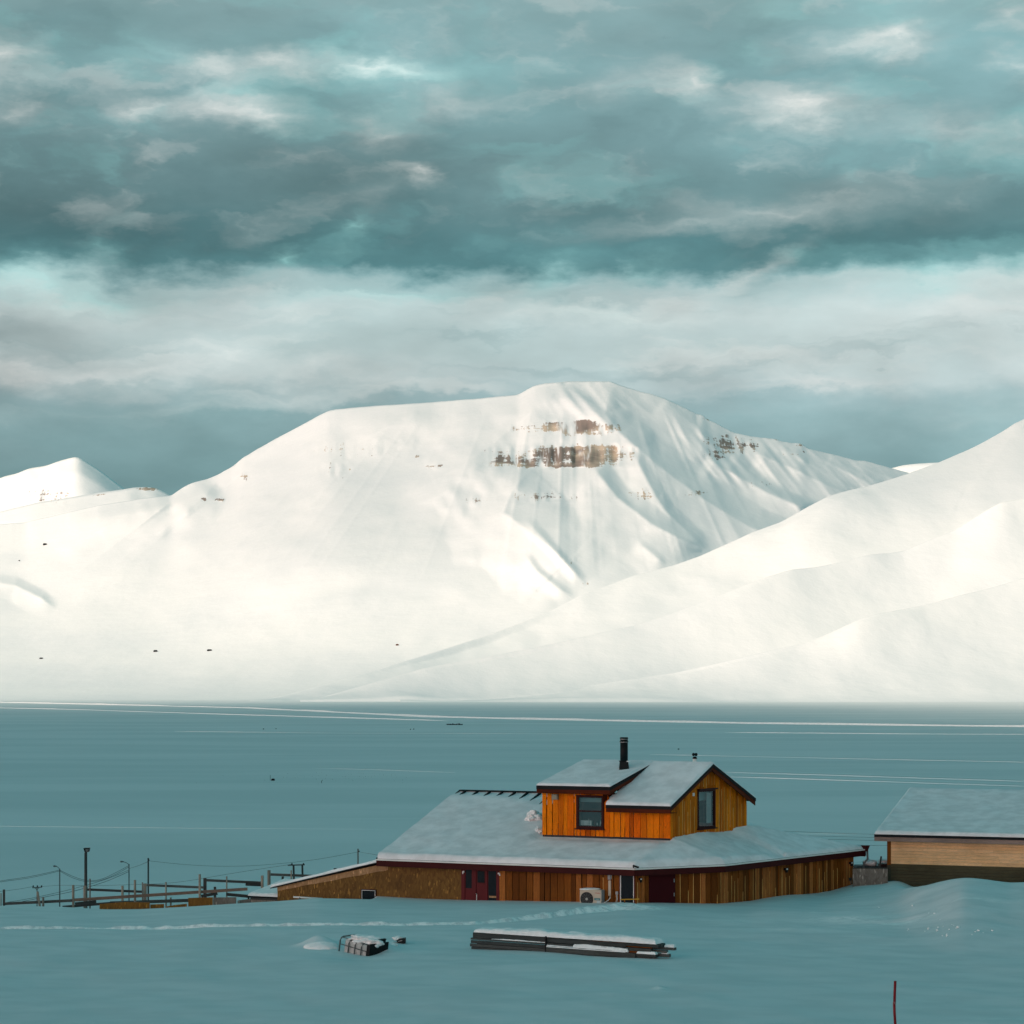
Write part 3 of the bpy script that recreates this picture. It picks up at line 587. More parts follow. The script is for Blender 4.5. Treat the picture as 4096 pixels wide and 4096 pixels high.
# ---------------------------------------------------------------- materials of built things
def plain(name, col, rough=0.6, metal=0.0, spec=0.3, var=0.12, sc=3.0):
    m, g, b = newmat(name); n = g.noise(coords(g), sc, 5, 0.6)
    d = tuple(c * (1 - var) for c in col[:3]); e = tuple(min(1, c * (1 + var)) for c in col[:3])
    setc(g, b, g.mix(g.smooth(n, 0.3, 0.7), (*d, 1), (*e, 1)))
    b.inputs['Roughness'].default_value = rough; b.inputs['Metallic'].default_value = metal; b.inputs['Specular IOR Level'].default_value = spec
    return m
def wood(name, a, b_, c, dark, vert=True, rough=0.6, knots=0.5, wet=0.0):
    """boards: rnd attribute picks the tone of each board, grain runs along the board"""
    m, g, b = newmat(name); tc = coords(g)
    r = g.n('ShaderNodeAttribute', attribute_name='rnd').outputs['Fac']
    tone = g.ramp(r, [(0, (*a, 1)), (0.5, (*b_, 1)), (1, (*c, 1))])
    off = g.n('ShaderNodeCombineXYZ', ins={0: g.m('MULTIPLY', r, 37.0), 1: g.m('MULTIPLY', r, 11.0), 2: 0.0}).outputs[0]
    v = g.n('ShaderNodeVectorMath', operation='ADD', ins={0: tc, 1: off}).outputs[0]
    sc = (9, 9, 0.9) if vert else (0.9, 0.9, 12)
    grain = g.noise(g.map(v, sc=sc), 2.2, 6, 0.65, 0.6)
    fine = g.noise(g.map(v, sc=tuple(q * 3 for q in sc)), 3.0, 3, 0.6)
    kn = g.n('ShaderNodeTexVoronoi', ins={'Vector': g.map(v, sc=(4, 4, 1.6) if vert else (1.6, 1.6, 4)), 'Scale': 1.0}).outputs['Distance']
    c1 = g.mix(g.smooth(grain, 0.32, 0.68), tone, g.mix(1.0, tone, (1.45, 1.35, 1.2, 1), 'MULTIPLY'))
    c1 = g.mix(g.smooth(fine, 0.5, 0.72, 0, 0.55), c1, (*dark, 1))
    c1 = g.mix(g.smooth(kn, 0.10, 0.03, 0, knots), c1, (*dark, 1))
    big = g.noise(tc, 0.55, 4, 0.6)
    c1 = g.mix(g.smooth(big, 0.42, 0.7, 0, 0.5), c1, g.mix(1.0, c1, (0.55, 0.50, 0.45, 1), 'MULTIPLY'))
    setc(g, b, c1); bump(g, b, g.m('MULTIPLY_ADD', fine, 0.4, grain), 0.4, 0.01)
    b.inputs['Roughness'].default_value = rough; b.inputs['Specular IOR Level'].default_value = 0.06
    return m
def osb(name, a, c, seams=True):
    m, g, b = newmat(name); tc = coords(g)
    v1 = g.n('ShaderNodeTexVoronoi', ins={'Vector': g.map(tc, rot=(0, 0.5, 0.2), sc=(16, 16, 6)), 'Scale': 1.0}).outputs['Color']
    v2 = g.n('ShaderNodeTexVoronoi', ins={'Vector': g.map(tc, loc=(3, 1, 2), rot=(0, -0.35, 0), sc=(22, 22, 7)), 'Scale': 1.0}).outputs['Color']
    f = g.n('ShaderNodeSeparateColor', ins={0: v1}).outputs[0]; f2 = g.n('ShaderNodeSeparateColor', ins={0: v2}).outputs[1]
    st = g.noise(g.map(tc, sc=(1, 1, 0.7)), 1.1, 4, 0.6)
    col = g.mix(g.m('MULTIPLY_ADD', f, 0.6, g.m('MULTIPLY', f2, 0.3)), (*a, 1), (*c, 1))
    col = g.mix(g.smooth(f2, 0.93, 0.97, 0, 0.7), col, tuple(min(1, q * 1.9) for q in c) + (1,))
    col = g.mix(g.smooth(st, 0.35, 0.7, 0.0, 0.45), col, g.mix(1.0, col, (0.5, 0.45, 0.4, 1), 'MULTIPLY'))
    setc(g, b, col); bump(g, b, f, 0.3, 0.01); b.inputs['Roughness'].default_value = 0.65; b.inputs['Specular IOR Level'].default_value = 0.2
    return m
M_PINE = wood('stained_pine_front', (0.36, 0.068, 0.002), (0.72, 0.19, 0.003), (0.54, 0.080, 0.002), (0.10, 0.025, 0.004))
M_PINE2 = wood('stained_pine_gable', (0.30, 0.075, 0.003), (0.60, 0.175, 0.005), (0.44, 0.11, 0.004), (0.05, 0.02, 0.004))
M_BROWN = wood('weathered_brown_boards', (0.085, 0.027, 0.005), (0.19, 0.062, 0.010), (0.36, 0.135, 0.040), (0.035, 0.015, 0.005))
M_SAP = wood('pale_board_edge', (0.56, 0.30, 0.10), (0.62, 0.36, 0.14), (0.48, 0.24, 0.07), (0.2, 0.1, 0.03))
M_GREYWOOD = wood('grey_weathered_timber', (0.035, 0.042, 0.045), (0.060, 0.068, 0.070), (0.085, 0.090, 0.090), (0.015, 0.016, 0.017), vert=False)
M_GREYPOST = wood('grey_weathered_post', (0.13, 0.12, 0.11), (0.21, 0.19, 0.17), (0.27, 0.24, 0.21), (0.05, 0.045, 0.04))
M_RAIL = wood('brown_grey_rail', (0.13, 0.095, 0.085), (0.17, 0.12, 0.10), (0.14, 0.11, 0.10), (0.06, 0.04, 0.035), vert=False)
M_TAN = wood('tan_horizontal_boards', (0.64, 0.38, 0.20), (0.70, 0.45, 0.26), (0.58, 0.36, 0.20), (0.30, 0.18, 0.08), vert=False, knots=0.25)
M_TARRED = wood('dark_wet_boards', (0.035, 0.04, 0.035), (0.05, 0.05, 0.035), (0.07, 0.06, 0.035), (0.012, 0.014, 0.014), vert=False, rough=0.5)
M_OSB = osb('osb_brown', (0.10, 0.045, 0.008), (0.21, 0.105, 0.022))
M_OSBLIGHT = osb('osb_pale', (0.30, 0.16, 0.07), (0.42, 0.25, 0.13))
M_OSBGREY = osb('osb_grey', (0.12, 0.10, 0.085), (0.24, 0.205, 0.18))
M_OSBORANGE = osb('osb_orange', (0.16, 0.065, 0.008), (0.27, 0.12, 0.018))
M_FASCIA = plain('dark_red_fascia', (0.045, 0.006, 0.006), 0.6, spec=0.1, sc=2)
M_FASCIA2 = wood('brown_red_fascia', (0.08, 0.016, 0.006), (0.12, 0.026, 0.010), (0.07, 0.014, 0.006), (0.04, 0.01, 0.006), vert=False)
M_ROOF = plain('black_roof_metal', (0.008, 0.010, 0.012), 0.6, 0.0, spec=0.12)
M_RED = plain('dark_red_paint', (0.095, 0.008, 0.011), 0.5, spec=0.15, sc=1.5, var=0.08)
M_MAROON = plain('maroon_door_paint', (0.040, 0.003, 0.005), 0.6, spec=0.1, sc=1.5, var=0.06)
M_WFRAME = plain('window_frame_red', (0.035, 0.005, 0.005), 0.5, spec=0.12)
M_BLACK = plain('black_plastic', (0.005, 0.007, 0.008), 0.5, spec=0.15)
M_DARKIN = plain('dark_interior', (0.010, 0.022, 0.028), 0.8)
M_WHITE = plain('white_paint', (0.72, 0.71, 0.68), 0.5, var=0.04)
M_STEEL = plain('galvanised_steel', (0.42, 0.43, 0.43), 0.4, 0.7)
M_GREYMET = plain('dull_grey_metal', (0.13, 0.14, 0.14), 0.5, 0.5)
M_BEIGE = plain('beige_enamel', (0.50, 0.42, 0.33), 0.5, var=0.04)
M_SIDE = plain('grey_enamel', (0.30, 0.31, 0.32), 0.5, var=0.06)
M_YELLOW = plain('yellow_paint', (0.62, 0.30, 0.02), 0.5)
M_TEAL = plain('teal_sticker', (0.02, 0.15, 0.17), 0.4, var=0.02)
M_REDTXT = plain('red_print', (0.35, 0.01, 0.02), 0.5, var=0.02)
M_TANK = plain('translucent_tank_plastic', (0.42, 0.43, 0.42), 0.35, var=0.08)
M_STAKE = plain('red_marker_paint', (0.20, 0.010, 0.014), 0.4, spec=0.15)
M_FLASH = plain('black_flashing', (0.012, 0.014, 0.016), 0.5)
M_POLE = plain('dark_tarred_pole', (0.035, 0.035, 0.034), 0.6)
M_CABLE = plain('black_cable', (0.05, 0.06, 0.062), 0.6)
def glass_mat():
    m, g, b = newmat('window_glass')
    setc(g, b, (0.02, 0.045, 0.05)); b.inputs['Roughness'].default_value = 0.04; b.inputs['Specular IOR Level'].default_value = 0.5
    n = g.noise(coords(g), 1.1, 2, 0.5); bump(g, b, n, 0.08, 0.05)
    tr = g.n('ShaderNodeBsdfTransparent', ins={0: (0.75, 0.85, 0.85, 1)})
    gl = g.n('ShaderNodeBsdfGlossy', ins={0: (0.9, 0.95, 0.95, 1), 'Roughness': 0.03})
    mx = g.n('ShaderNodeMixShader', ins={0: 0.16, 1: tr.outputs[0], 2: gl.outputs[0]})
    for n_ in m.node_tree.nodes:
        if n_.type == 'OUTPUT_MATERIAL': g.nt.links.new(mx.outputs[0], n_.inputs[0])
    return m
M_GLASS = glass_mat()
M_GLASSD = plain('dark_glass', (0.004, 0.009, 0.013), 0.2, spec=0.18)

UPV = Vector((0, 0, 1))
class RB(MB):
    """board builder: every board carries its own random tone"""
    def __init__(s, seed=0): super().__init__(); s.r = []; s.rng = random.Random(seed)
    def addr(s, vs, fs, r=None):
        r = s.rng.random() if r is None else r; s.add(vs, fs); s.r += [r] * len(vs)
    def build(s, name, mat, parent=None, mats=None, **k):
        o = super().build(name, mat, parent, mats=mats, **k)
        if len(s.r) == len(s.v):
            at = o.data.attributes.new('rnd', 'FLOAT', 'POINT'); at.data.foreach_set('value', s.r)
        return o
HF = [(3, 2, 1, 0), (4, 5, 6, 7), (0, 1, 5, 4), (1, 2, 6, 5), (2, 3, 7, 6), (3, 0, 4, 7)]
class Facade:
    """vertical wall frame: o at u=0 (z ignored), d along, n outward"""
    def __init__(s, o, d):
        s.o = Vector((o[0], o[1], 0)); s.d = Vector((d[0], d[1], 0)).normalized(); s.n = Vector((s.d.y, -s.d.x, 0))
    def pt(s, u, z, out=0.0): return s.o + s.d * u + s.n * out + UPV * z
    def uz(s, px, py, out=0.0):
        q = ray_plane(px, py, s.o + s.n * out, s.n); return (q - s.o).dot(s.d), q.z
    def u(s, px, out=0.0): return s.uz(px, 3400, out)[0]
    def box(s, mb, u0, u1, z0, z1, o0, o1):
        mb.hexa([s.pt(u0, z0, o1), s.pt(u1, z0, o1), s.pt(u1, z0, o0), s.pt(u0, z0, o0), s.pt(u0, z1, o1), s.pt(u1, z1, o1), s.pt(u1, z1, o0), s.pt(u0, z1, o0)])
    def rect(s, px0, py0, px1, py1, out=0.0):
        u0, z1 = s.uz(px0, py0, out); u1, z0 = s.uz(px1, py1, out); return u0, u1, z0, z1
    def pbox(s, mb, px0, py0, px1, py1, o0, o1):
        u0, u1, z0, z1 = s.rect(px0, py0, px1, py1, o1); s.box(mb, u0, u1, z0, z1, o0, o1)
def boards(fa, u0, u1, zb, ztop, w, opens=(), seed=0, gap=0.036, over=0.45, sap=0.3, thick=0.03, wav=0.006):
    """vertical board cladding between u0 and u1; ztop is a function of u; opens = (u0,u1,z0,z1)"""
    b = RB(seed); r = b.rng; cuts = [u0]
    while cuts[-1] < u1 - w * 0.5: cuts.append(min(u1, cuts[-1] + w * r.uniform(0.72, 1.3)))
    cuts[-1] = u1
    for o in opens:
        for e in o[:2]:
            if u0 < e < u1: cuts.append(e)
    cuts = sorted(cuts); cuts = [cuts[0]] + [c for a, c in zip(cuts[:-1], cuts[1:]) if c - a > 0.004]
    for a, c in zip(cuts[:-1], cuts[1:]):
        mid = (a + c) / 2; segs = [(zb, None)]
        for o in opens:
            if o[0] - 1e-4 <= mid <= o[1] + 1e-4: segs = [(zb, o[2]), (o[3], None)]
        tone = r.random(); out = thick * (1 + r.uniform(0, 0.8)) if r.random() < over else thick * r.uniform(0.5, 0.8)
        ga = gap * r.uniform(0.3, 1.2)
        for z0, z1 in segs:
            ta = ztop(a) if z1 is None else z1; tc_ = ztop(c) if z1 is None else z1
            if max(ta, tc_) <= z0 + 0.01: continue
            ta = max(ta, z0 + 0.005); tc_ = max(tc_, z0 + 0.005)
            nz = max(1, int((max(ta, tc_) - z0) / 0.22)); prev = None
            for k in range(nz + 1):
                f = k / nz; za = z0 + (ta - z0) * f; zc = z0 + (tc_ - z0) * f
                wl = r.uniform(-wav, wav); wr = r.uniform(-wav, wav)
                ring = [fa.pt(a + ga / 2 + wl, za, out), fa.pt(c - ga / 2 + wr, zc, out), fa.pt(c - ga / 2 + wr, zc, -0.02), fa.pt(a + ga / 2 + wl, za, -0.02)]
                if prev:
                    b.cur = 0; b.addr(prev + ring, [(0, 1, 5, 4), (1, 2, 6, 5), (3, 0, 4, 7)] + ([(4, 5, 6, 7)] if k == nz else []) + ([(3, 2, 1, 0)] if k == 1 else []), tone)
                prev = ring
            if r.random() < sap and (ta - z0) > 0.3:      # pale waney edge of the board
                zz0 = z0 + r.uniform(0, 0.3) * (ta - z0); zz1 = z0 + r.uniform(0.6, 1.0) * (min(ta, tc_) - z0); b.cur = 1
                n = 5; prev = None
                for k in range(n + 1):
                    z = zz0 + (zz1 - zz0) * k / n; ww = 0.016 + r.uniform(0, 0.020)
                    ring = [fa.pt(c - ww, z, out + 0.004), fa.pt(c + 0.004, z, out + 0.002), fa.pt(c + 0.004, z, 0.0), fa.pt(c - ww, z, out - 0.01)]
                    if prev: b.addr(prev + ring, [(0, 1, 5, 4), (1, 2, 6, 5), (3, 0, 4, 7)], tone)
                    prev = ring
    return b
def prism(mb, poly, t, up=0.0):
    """polygon (top surface) extruded straight down by t"""
    n = len(poly); top = [Vector(p) + UPV * up for p in poly]; bot = [p - UPV * t for p in top]
    mb.add(top + bot, [list(range(n)), list(range(2 * n - 1, n - 1, -1))] + [(i, n + i, n + (i + 1) % n, (i + 1) % n) for i in range(n)])
def snow_cover(name, facets, free, T, parent, mat=None, cell=0.22, puff=0.5, seed=0, zero=None, lift=0.014, rr=0.13, amp=0.25):
    """snow lying on roof facets; free = edges (a,b) where it ends in a rounded brow"""
    bm = bmesh.new(); vmap = {}
    def vert(p):
        k = tuple(round(c, 3) for c in p)
        if k not in vmap: vmap[k] = bm.verts.new(p)
        return vmap[k]
    for f in facets: bm.faces.new([vert(p) for p in f])
    xs = [v.co.x for v in bm.verts]; ys = [v.co.y for v in bm.verts]
    def cut(co, no): bmesh.ops.bisect_plane(bm, geom=bm.verts[:] + bm.edges[:] + bm.faces[:], plane_co=co, plane_no=no, dist=1e-5)
    for a, b in free:
        d = Vector((b[0] - a[0], b[1] - a[1], 0)).normalized(); nn = Vector((d.y, -d.x, 0))
        c = sum((Vector(v.co) for v in bm.verts), Vector()) / len(bm.verts)
        if (c - Vector(a)).dot(nn) < 0: nn = -nn
        for e in (0.15, 0.4, 0.8, 1.3, 2.0): cut(Vector(a) + nn * rr * e, nn)
    x = min(xs) + cell / 2
    while x < max(xs): cut(Vector((x, 0, 0)), Vector((1, 0, 0))); x += cell
    y = min(ys) + cell / 2
    while y < max(ys): cut(Vector((0, y, 0)), Vector((0, 1, 0))); y += cell
    bmesh.ops.triangulate(bm, faces=[f for f in bm.faces if len(f.verts) > 4])
    co = np.array([v.co[:] for v in bm.verts]); d = np.full(len(co), 1e9)
    for a, b in free:
        ab = np.array([b[0] - a[0], b[1] - a[1]]); L2 = (ab ** 2).sum(); q = co[:, :2] - np.array(a[:2])
        t = np.clip((q @ ab) / L2, 0, 1); d = np.minimum(d, np.hypot(*(q - t[:, None] * ab).T))
    prof = np.sqrt(np.clip(1 - (1 - np.clip(d / rr, 0, 1)) ** 2, 0, 1))
    th = T * prof * (1 + amp * fbm(co[:, 0] * 1.3 + seed, co[:, 1] * 1.3, 4)) + 0.35 * T * puff * np.exp(-((d - rr) / (rr * 1.0)) ** 2) * prof
    th = th + 0.012 * prof * fbm(co[:, 0] * 6 + seed, co[:, 1] * 6, 3)
    if zero is not None: th = th * zero(co)
    for v, h in zip(bm.verts, th): v.co.z += lift + max(0.0, float(h))
    off = parent_off(parent)
    for v in bm.verts: v.co -= off
    bmesh.ops.recalc_face_normals(bm, faces=bm.faces)
    if sum(f.normal.z for f in bm.faces) < 0: bmesh.ops.reverse_faces(bm, faces=bm.faces)
    me = bpy.data.meshes.new(name); bm.to_mesh(me); bm.free(); me.materials.append(mat or M_ROOFSNOW)
    me.polygons.foreach_set('use_smooth', [True] * len(me.polygons))
    return link(bpy.data.objects.new(name, me), parent)
def text_mesh(name, body, fa, u, z, out, size, mat, parent):
    cu = bpy.data.curves.new('tmp_text', 'FONT'); cu.body = body; cu.size = size; cu.align_x = 'CENTER'; cu.align_y = 'CENTER'; cu.offset = size * 0.012
    to = bpy.data.objects.new('tmp_text', cu); COL.objects.link(to); bpy.context.view_layer.update()
    me = bpy.data.meshes.new_from_object(to.evaluated_get(bpy.context.evaluated_depsgraph_get())); bpy.data.objects.remove(to)
    M = Matrix((fa.d, UPV, fa.n)).transposed().to_4x4(); M.translation = fa.pt(u, z, out) - parent_off(parent)
    me.transform(M); me.materials.clear(); me.materials.append(mat); me.name = name
    return link(bpy.data.objects.new(name, me), parent)

# ---------------------------------------------------------------- THE HOUSE
ZE = CAMZ - 7.34
E0, E1, E2, E3 = PZ(1509, 3436, ZE), PZ(2540, 3474, ZE), PZ(2898, 3459, ZE), PZ(3460, 3396, ZE)
dA = (E1 - E0).normalized(); nA = Vector((-dA.y, dA.x, 0))       # nA points into the house
dB = (E2 - E1).normalized(); dC = (E3 - E2).normalized(); nC = Vector((-dC.y, dC.x, 0)); nB = Vector((-dB.y, dB.x, 0))
def l2(p, d, q, e):     # intersection of two plan lines
    den = d.x * e.y - d.y * e.x; t = ((q.x - p.x) * e.y - (q.y - p.y) * e.x) / den; return Vector((p.x + d.x * t, p.y + d.y * t, 0))
IN = 0.42
WA1 = l2(E0 + nA * IN, dA, E1 + nB * IN, dB); WB1 = l2(E1 + nB * IN, dB, E2 + nC * IN, dC)
FA = Facade(E0 + nA * IN, dA); FB = Facade(WA1, dB); FC = Facade(WB1, dC)
uA1 = (WA1 - FA.o).dot(FA.d); uB1 = (WB1 - FB.o).dot(FB.d); uC1 = FC.u(3412)
house = thing('timber_house', 'long orange-brown timber house deep in snow with a gabled upper storey on its roof', 'house', (4.5, 95.0, 26.0))
ZW = ZE - 0.24; ZG = 24.6
rise = 0.318
def roofA(s): return ZE + rise * s
# roof corner points
R0h = None
s_r = 7.93
R0 = E0 + nA * s_r; R0.z = roofA(s_r)
R1 = R0 + dA * 8.3
def onA(px, py):     # photo point on the front roof slope
    n = Vector((nA.x * rise, nA.y * rise, -1)); return ray_plane(px, py, E0, n)
W1 = onA(2680, 3367); W0 = onA(2170, 3348)
sU = ((W1 - E0).dot(nA) + (W0 - E0).dot(nA)) / 2
FU = Facade(E0 + nA * sU, dA)
uW0, uW1 = FU.u(2170), FU.u(2681)
ZBU = roofA(sU)
W1 = FU.pt(uW1, ZBU); W0 = FU.pt(uW0, ZBU)
gu = Vector((math.cos(R(55)), math.sin(R(55)), 0))
FG = Facade(W1, gu); uG1 = FG.u(2985); W2 = FG.pt(uG1, ZE + 1.15)
# C slope: plane through E2, E3 with its own pitch
sC = (W2 - E2).dot(nC); riseC = 0.46
W2 = FG.pt(uG1, ZE + riseC * sC)
T3 = ray_plane(3050, 3318, E2, Vector((nC.x * riseC, nC.y * riseC, -1)))
K1 = E3 + nC * 6.5; L0 = R0 + nA * 6.0; L0.z = ZE + 0.6; L1 = L0 + dA * 9.5
X1 = W2 - dA * 5.0 + nA * 1.5
facets = [[E0, E1, W1, R1, R0], [E1, E2, W1], [E2, E3, T3, W2, W1], [W2, T3, K1 + UPV * 0.9, X1 + nA * 3], [T3, E3, K1, K1 + UPV * 0.9], [R0, R1, L1, L0], [W1, W2, X1 + nA * 3, R1]]
rb = MB()
for f in facets[:6]: prism(rb, f, 0.05)
import itertools
for i in range(15):           # standing seams of the sheet roof
    a = E0 + dA * (0.35 + i * 0.62); b = a + nA * (s_r - 0.02); b.z = roofA(s_r)
    if i < 14 and (0.35 + i * 0.62) < 8.1: rb.bar(a.lerp(b, 0.60) + UPV * 0.075, a.lerp(b, 0.985) + UPV * 0.045, 0.045, 0.14)
rb.bar(R0 + UPV * 0.04, R1 + UPV * 0.04, 0.22, 0.06)
rb.bar(E0 - dA * 0.02, R0 - dA * 0.02, 0.06, 0.10)
roof = rb.build('roof', M_ROOF, house)
def zeroA(co):
    s = (co[:, 0] - E0.x) * nA.x + (co[:, 1] - E0.y) * nA.y; u = (co[:, 0] - E0.x) * dA.x + (co[:, 1] - E0.y) * dA.y
    k = np.abs(((u - 0.35) / 0.62) % 1.0 - 0.5) * 2       # 0 between seams .. 1 on the seam
    e = sstep(s_r + 0.02 - s, 0.15, 1.2 + 2.4 * sstep(u, 2, 7) * (0.4 + 0.6 * k) + 0.15 * fbm(u * 2, u * 0, 3))
    e = np.where(s > s_r + 0.05, 0.6, e)
    dup = sstep(sU - s, -0.05, 0.14)      # bare strip at the foot of the upper storey
    inside = (u > uW0 - 0.30) & (u < uW1 + 0.05) & (s > sU - 0.9) & (s < sU + 0.6)
    foot = np.where(inside, 0.12 + 0.88 * sstep(sU - s + 0.06 * fbm(u * 2.0, u * 0, 3), 0.1, 0.85), 1.0)
    return e * foot
snow_cover('roof_snow', facets[:5], [(E0, E1), (E1, E2), (E2, E3), (E3, T3)], 0.17, house, cell=0.2, seed=3, zero=zeroA, rr=0.16, puff=0.7)
# fascia, white gutter lip
fb = MB(); gm = MB()
for a, b, dd in ((E0 - dA * 0.03, E1, dA), (E1, E2, dB), (E2, E3 + dC * 0.03, dC)):
    n = Vector((dd.y, -dd.x, 0))
    fb.box(a - UPV * 0, dd, n, UPV, (0, 0.005, -0.30), ((b - a).length, 0.035, -0.055))
    gm.box(a, dd, n, UPV, (0, 0.0, -0.052), ((b - a).length, 0.060, 0.004))
    fb.box(a, dd, n, UPV, (0, -IN - 0.05, -0.285), ((b - a).length, 0.0, -0.265))
nCo = -nC
fb.box(E3 + dC * 0.03, -nCo, dC, UPV, (0, -0.035, -0.34), (1.2, 0.01, -0.05))
fb.build('fascia', M_FASCIA, house); gm.build('gutter', M_WHITE, house)
cb = MB(); cb.hexa([E3 + Vector((-0.12, -0.10, -0.10)), E3 + Vector((0.10, -0.10, -0.10)), E3 + Vector((0.10, 0.12, -0.10)), E3 + Vector((-0.12, 0.12, -0.10)),
        E3 + Vector((-0.16, -0.14, 0.16)), E3 + Vector((0.20, -0.14, 0.16)), E3 + Vector((0.20, 0.16, 0.16)), E3 + Vector((-0.16, 0.16, 0.16))])
rh = cb.build('rainwater_head', M_FASCIA, house)
sp = MB(); sp.tube([E3 + Vector((0.10, 0, -0.05)), E3 + Vector((0.12, 0.02, -0.45)), E3 + Vector((-0.02, 0.05, -0.62)), E3 + Vector((-0.10, 0.1, -1.1))], 0.045, 8); sp.build('downpipe', M_GREYMET, house, True)
# ---- lower walls
def win(fa, px0, py0, px1, py1, parent, fw=0.07, fmat=None, pane=None, rim=None, out=0.05, sill=False, name='window', mull=(), head=False, depth=0.55):
    """a window set in an opening; returns the opening rectangle"""
    u0, u1, z0, z1 = fa.rect(px0, py0, px1, py1, out)
    m = MB(); fm = fmat or M_WFRAME
    fa.box(m, u0, u1, z1 - fw, z1, 0.0, out); fa.box(m, u0, u1, z0, z0 + fw, 0.0, out)
    fa.box(m, u0, u0 + fw, z0 + fw, z1 - fw, 0.0, out - 0.002); fa.box(m, u1 - fw, u1, z0 + fw, z1 - fw, 0.0, out - 0.002)
    w = m.build(name, fm, parent, bevel=0.004)
    for t in mull:
        q = MB(); z = z0 + (z1 - z0) * t; fa.box(q, u0 + fw, u1 - fw, z - 0.03, z + 0.03, 0.0, out - 0.006); q.build('glazing_bar', fm, w)
    p = MB(); p.add([fa.pt(u0 + fw, z0 + fw, 0.012), fa.pt(u1 - fw, z0 + fw, 0.012), fa.pt(u1 - fw, z1 - fw, 0.012), fa.pt(u0 + fw, z1 - fw, 0.012)], [(0, 1, 2, 3)]); p.build('pane', pane or M_GLASSD, w)
    if rim is not None:
        q = MB(); e = 0.018
        for a in ((u0 + fw - e, u0 + fw, z0 + fw, z1 - fw), (u1 - fw, u1 - fw + e, z0 + fw, z1 - fw), (u0 + fw - e, u1 - fw + e, z1 - fw, z1 - fw + e)): fa.box(q, *a, 0.0, out + 0.004)
        q.build('rim', rim, w)
    if sill:
        q = MB(); fa.box(q, u0 - 0.05, u1 + 0.05, z0 - 0.045, z0 - 0.003, 0.0, out + 0.07); q.build('sill', fm, w)
    if head:
        q = MB(); fa.box(q, u0 - 0.02, u1 + 0.06, z1 + 0.003, z1 + 0.06, 0.0, out + 0.09); q.build('head_board', fm, w)
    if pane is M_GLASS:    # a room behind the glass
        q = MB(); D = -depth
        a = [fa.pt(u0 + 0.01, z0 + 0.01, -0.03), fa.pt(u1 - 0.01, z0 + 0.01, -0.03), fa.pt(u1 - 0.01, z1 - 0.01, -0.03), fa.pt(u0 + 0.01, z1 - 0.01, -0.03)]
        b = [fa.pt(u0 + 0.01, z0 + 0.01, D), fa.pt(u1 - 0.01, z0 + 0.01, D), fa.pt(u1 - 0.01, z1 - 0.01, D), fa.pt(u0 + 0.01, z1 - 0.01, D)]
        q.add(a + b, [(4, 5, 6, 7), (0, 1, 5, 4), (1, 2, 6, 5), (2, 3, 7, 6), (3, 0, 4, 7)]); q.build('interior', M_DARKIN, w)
    return (u0 + 0.01, u1 - 0.01, z0 + 0.01, z1 - 0.01), w, (u0, u1, z0, z1)
topl = lambda u: ZW
uD0, uD1 = FA.u(1847), FA.u(1999); uK0, uK1 = FA.u(2484), FA.u(2536)
m = MB(); FA.box(m, FA.u(1540), uD0, ZG, ZW, -0.10, 0.0)
for px in (1722,): FA.box(m, FA.u(px), FA.u(px) + 0.012, ZG, ZW, 0.0, 0.003)
ow = m.build('panel_wall', M_OSB, house)
b = boards(FA, uD1, uK0, ZG, topl, 0.26, seed=5, over=0.35, sap=0.12, wav=0.004); b.build('board_wall', None, house, mats=[M_BROWN, M_SAP])
b = boards(FA, uK1, uA1 + 0.02, ZG, topl, 0.2, seed=6, sap=0.1); b.build('board_wall', None, house, mats=[M_BROWN, M_SAP])
uR0, uR1 = FB.u(2594), FB.u(2699)
b = boards(FB, 0.0, uR0, ZG, topl, 0.17, seed=7, over=0.5, sap=0.5); b.build('board_wall', None, house, mats=[M_BROWN, M_SAP])
b = boards(FB, uR1, uB1, ZG, topl, 0.30, seed=8, over=0.4, sap=0.6); b.build('board_wall', None, house, mats=[M_BROWN, M_SAP])
b = boards(FC, 0.0, uC1, ZG, topl, 0.27, seed=9, over=0.5, sap=0.75, wav=0.008); b.build('board_wall', None, house, mats=[M_BROWN, M_SAP])
m = MB()      # backing and the rear walls
for a, c in ((FA.pt(FA.u(1540), 0, -0.12), FA.pt(uA1, 0, -0.12)), (FB.pt(0, 0, -0.12), FB.pt(uB1, 0, -0.12)), (FC.pt(0, 0, -0.12), FC.pt(uC1 - 0.02, 0, -0.12)),
             (FC.pt(uC1 - 0.02, 0, -0.12), FC.pt(uC1 - 0.02, 0, -6.0)), (FC.pt(uC1, 0, -6.0), FA.pt(8, 0, -13)), (FA.pt(8, 0, -13), FA.pt(0.4, 0, -13)), (FA.pt(0.4, 0, -13), FA.pt(0.4, 0, -0.1))):
    m.bar(Vector((a.x, a.y, (ZG + ZW) / 2)), Vector((c.x, c.y, (ZG + ZW) / 2)), 0.08, ZW - ZG - 0.02)
m.build('wall_core', M_DARKIN, house)
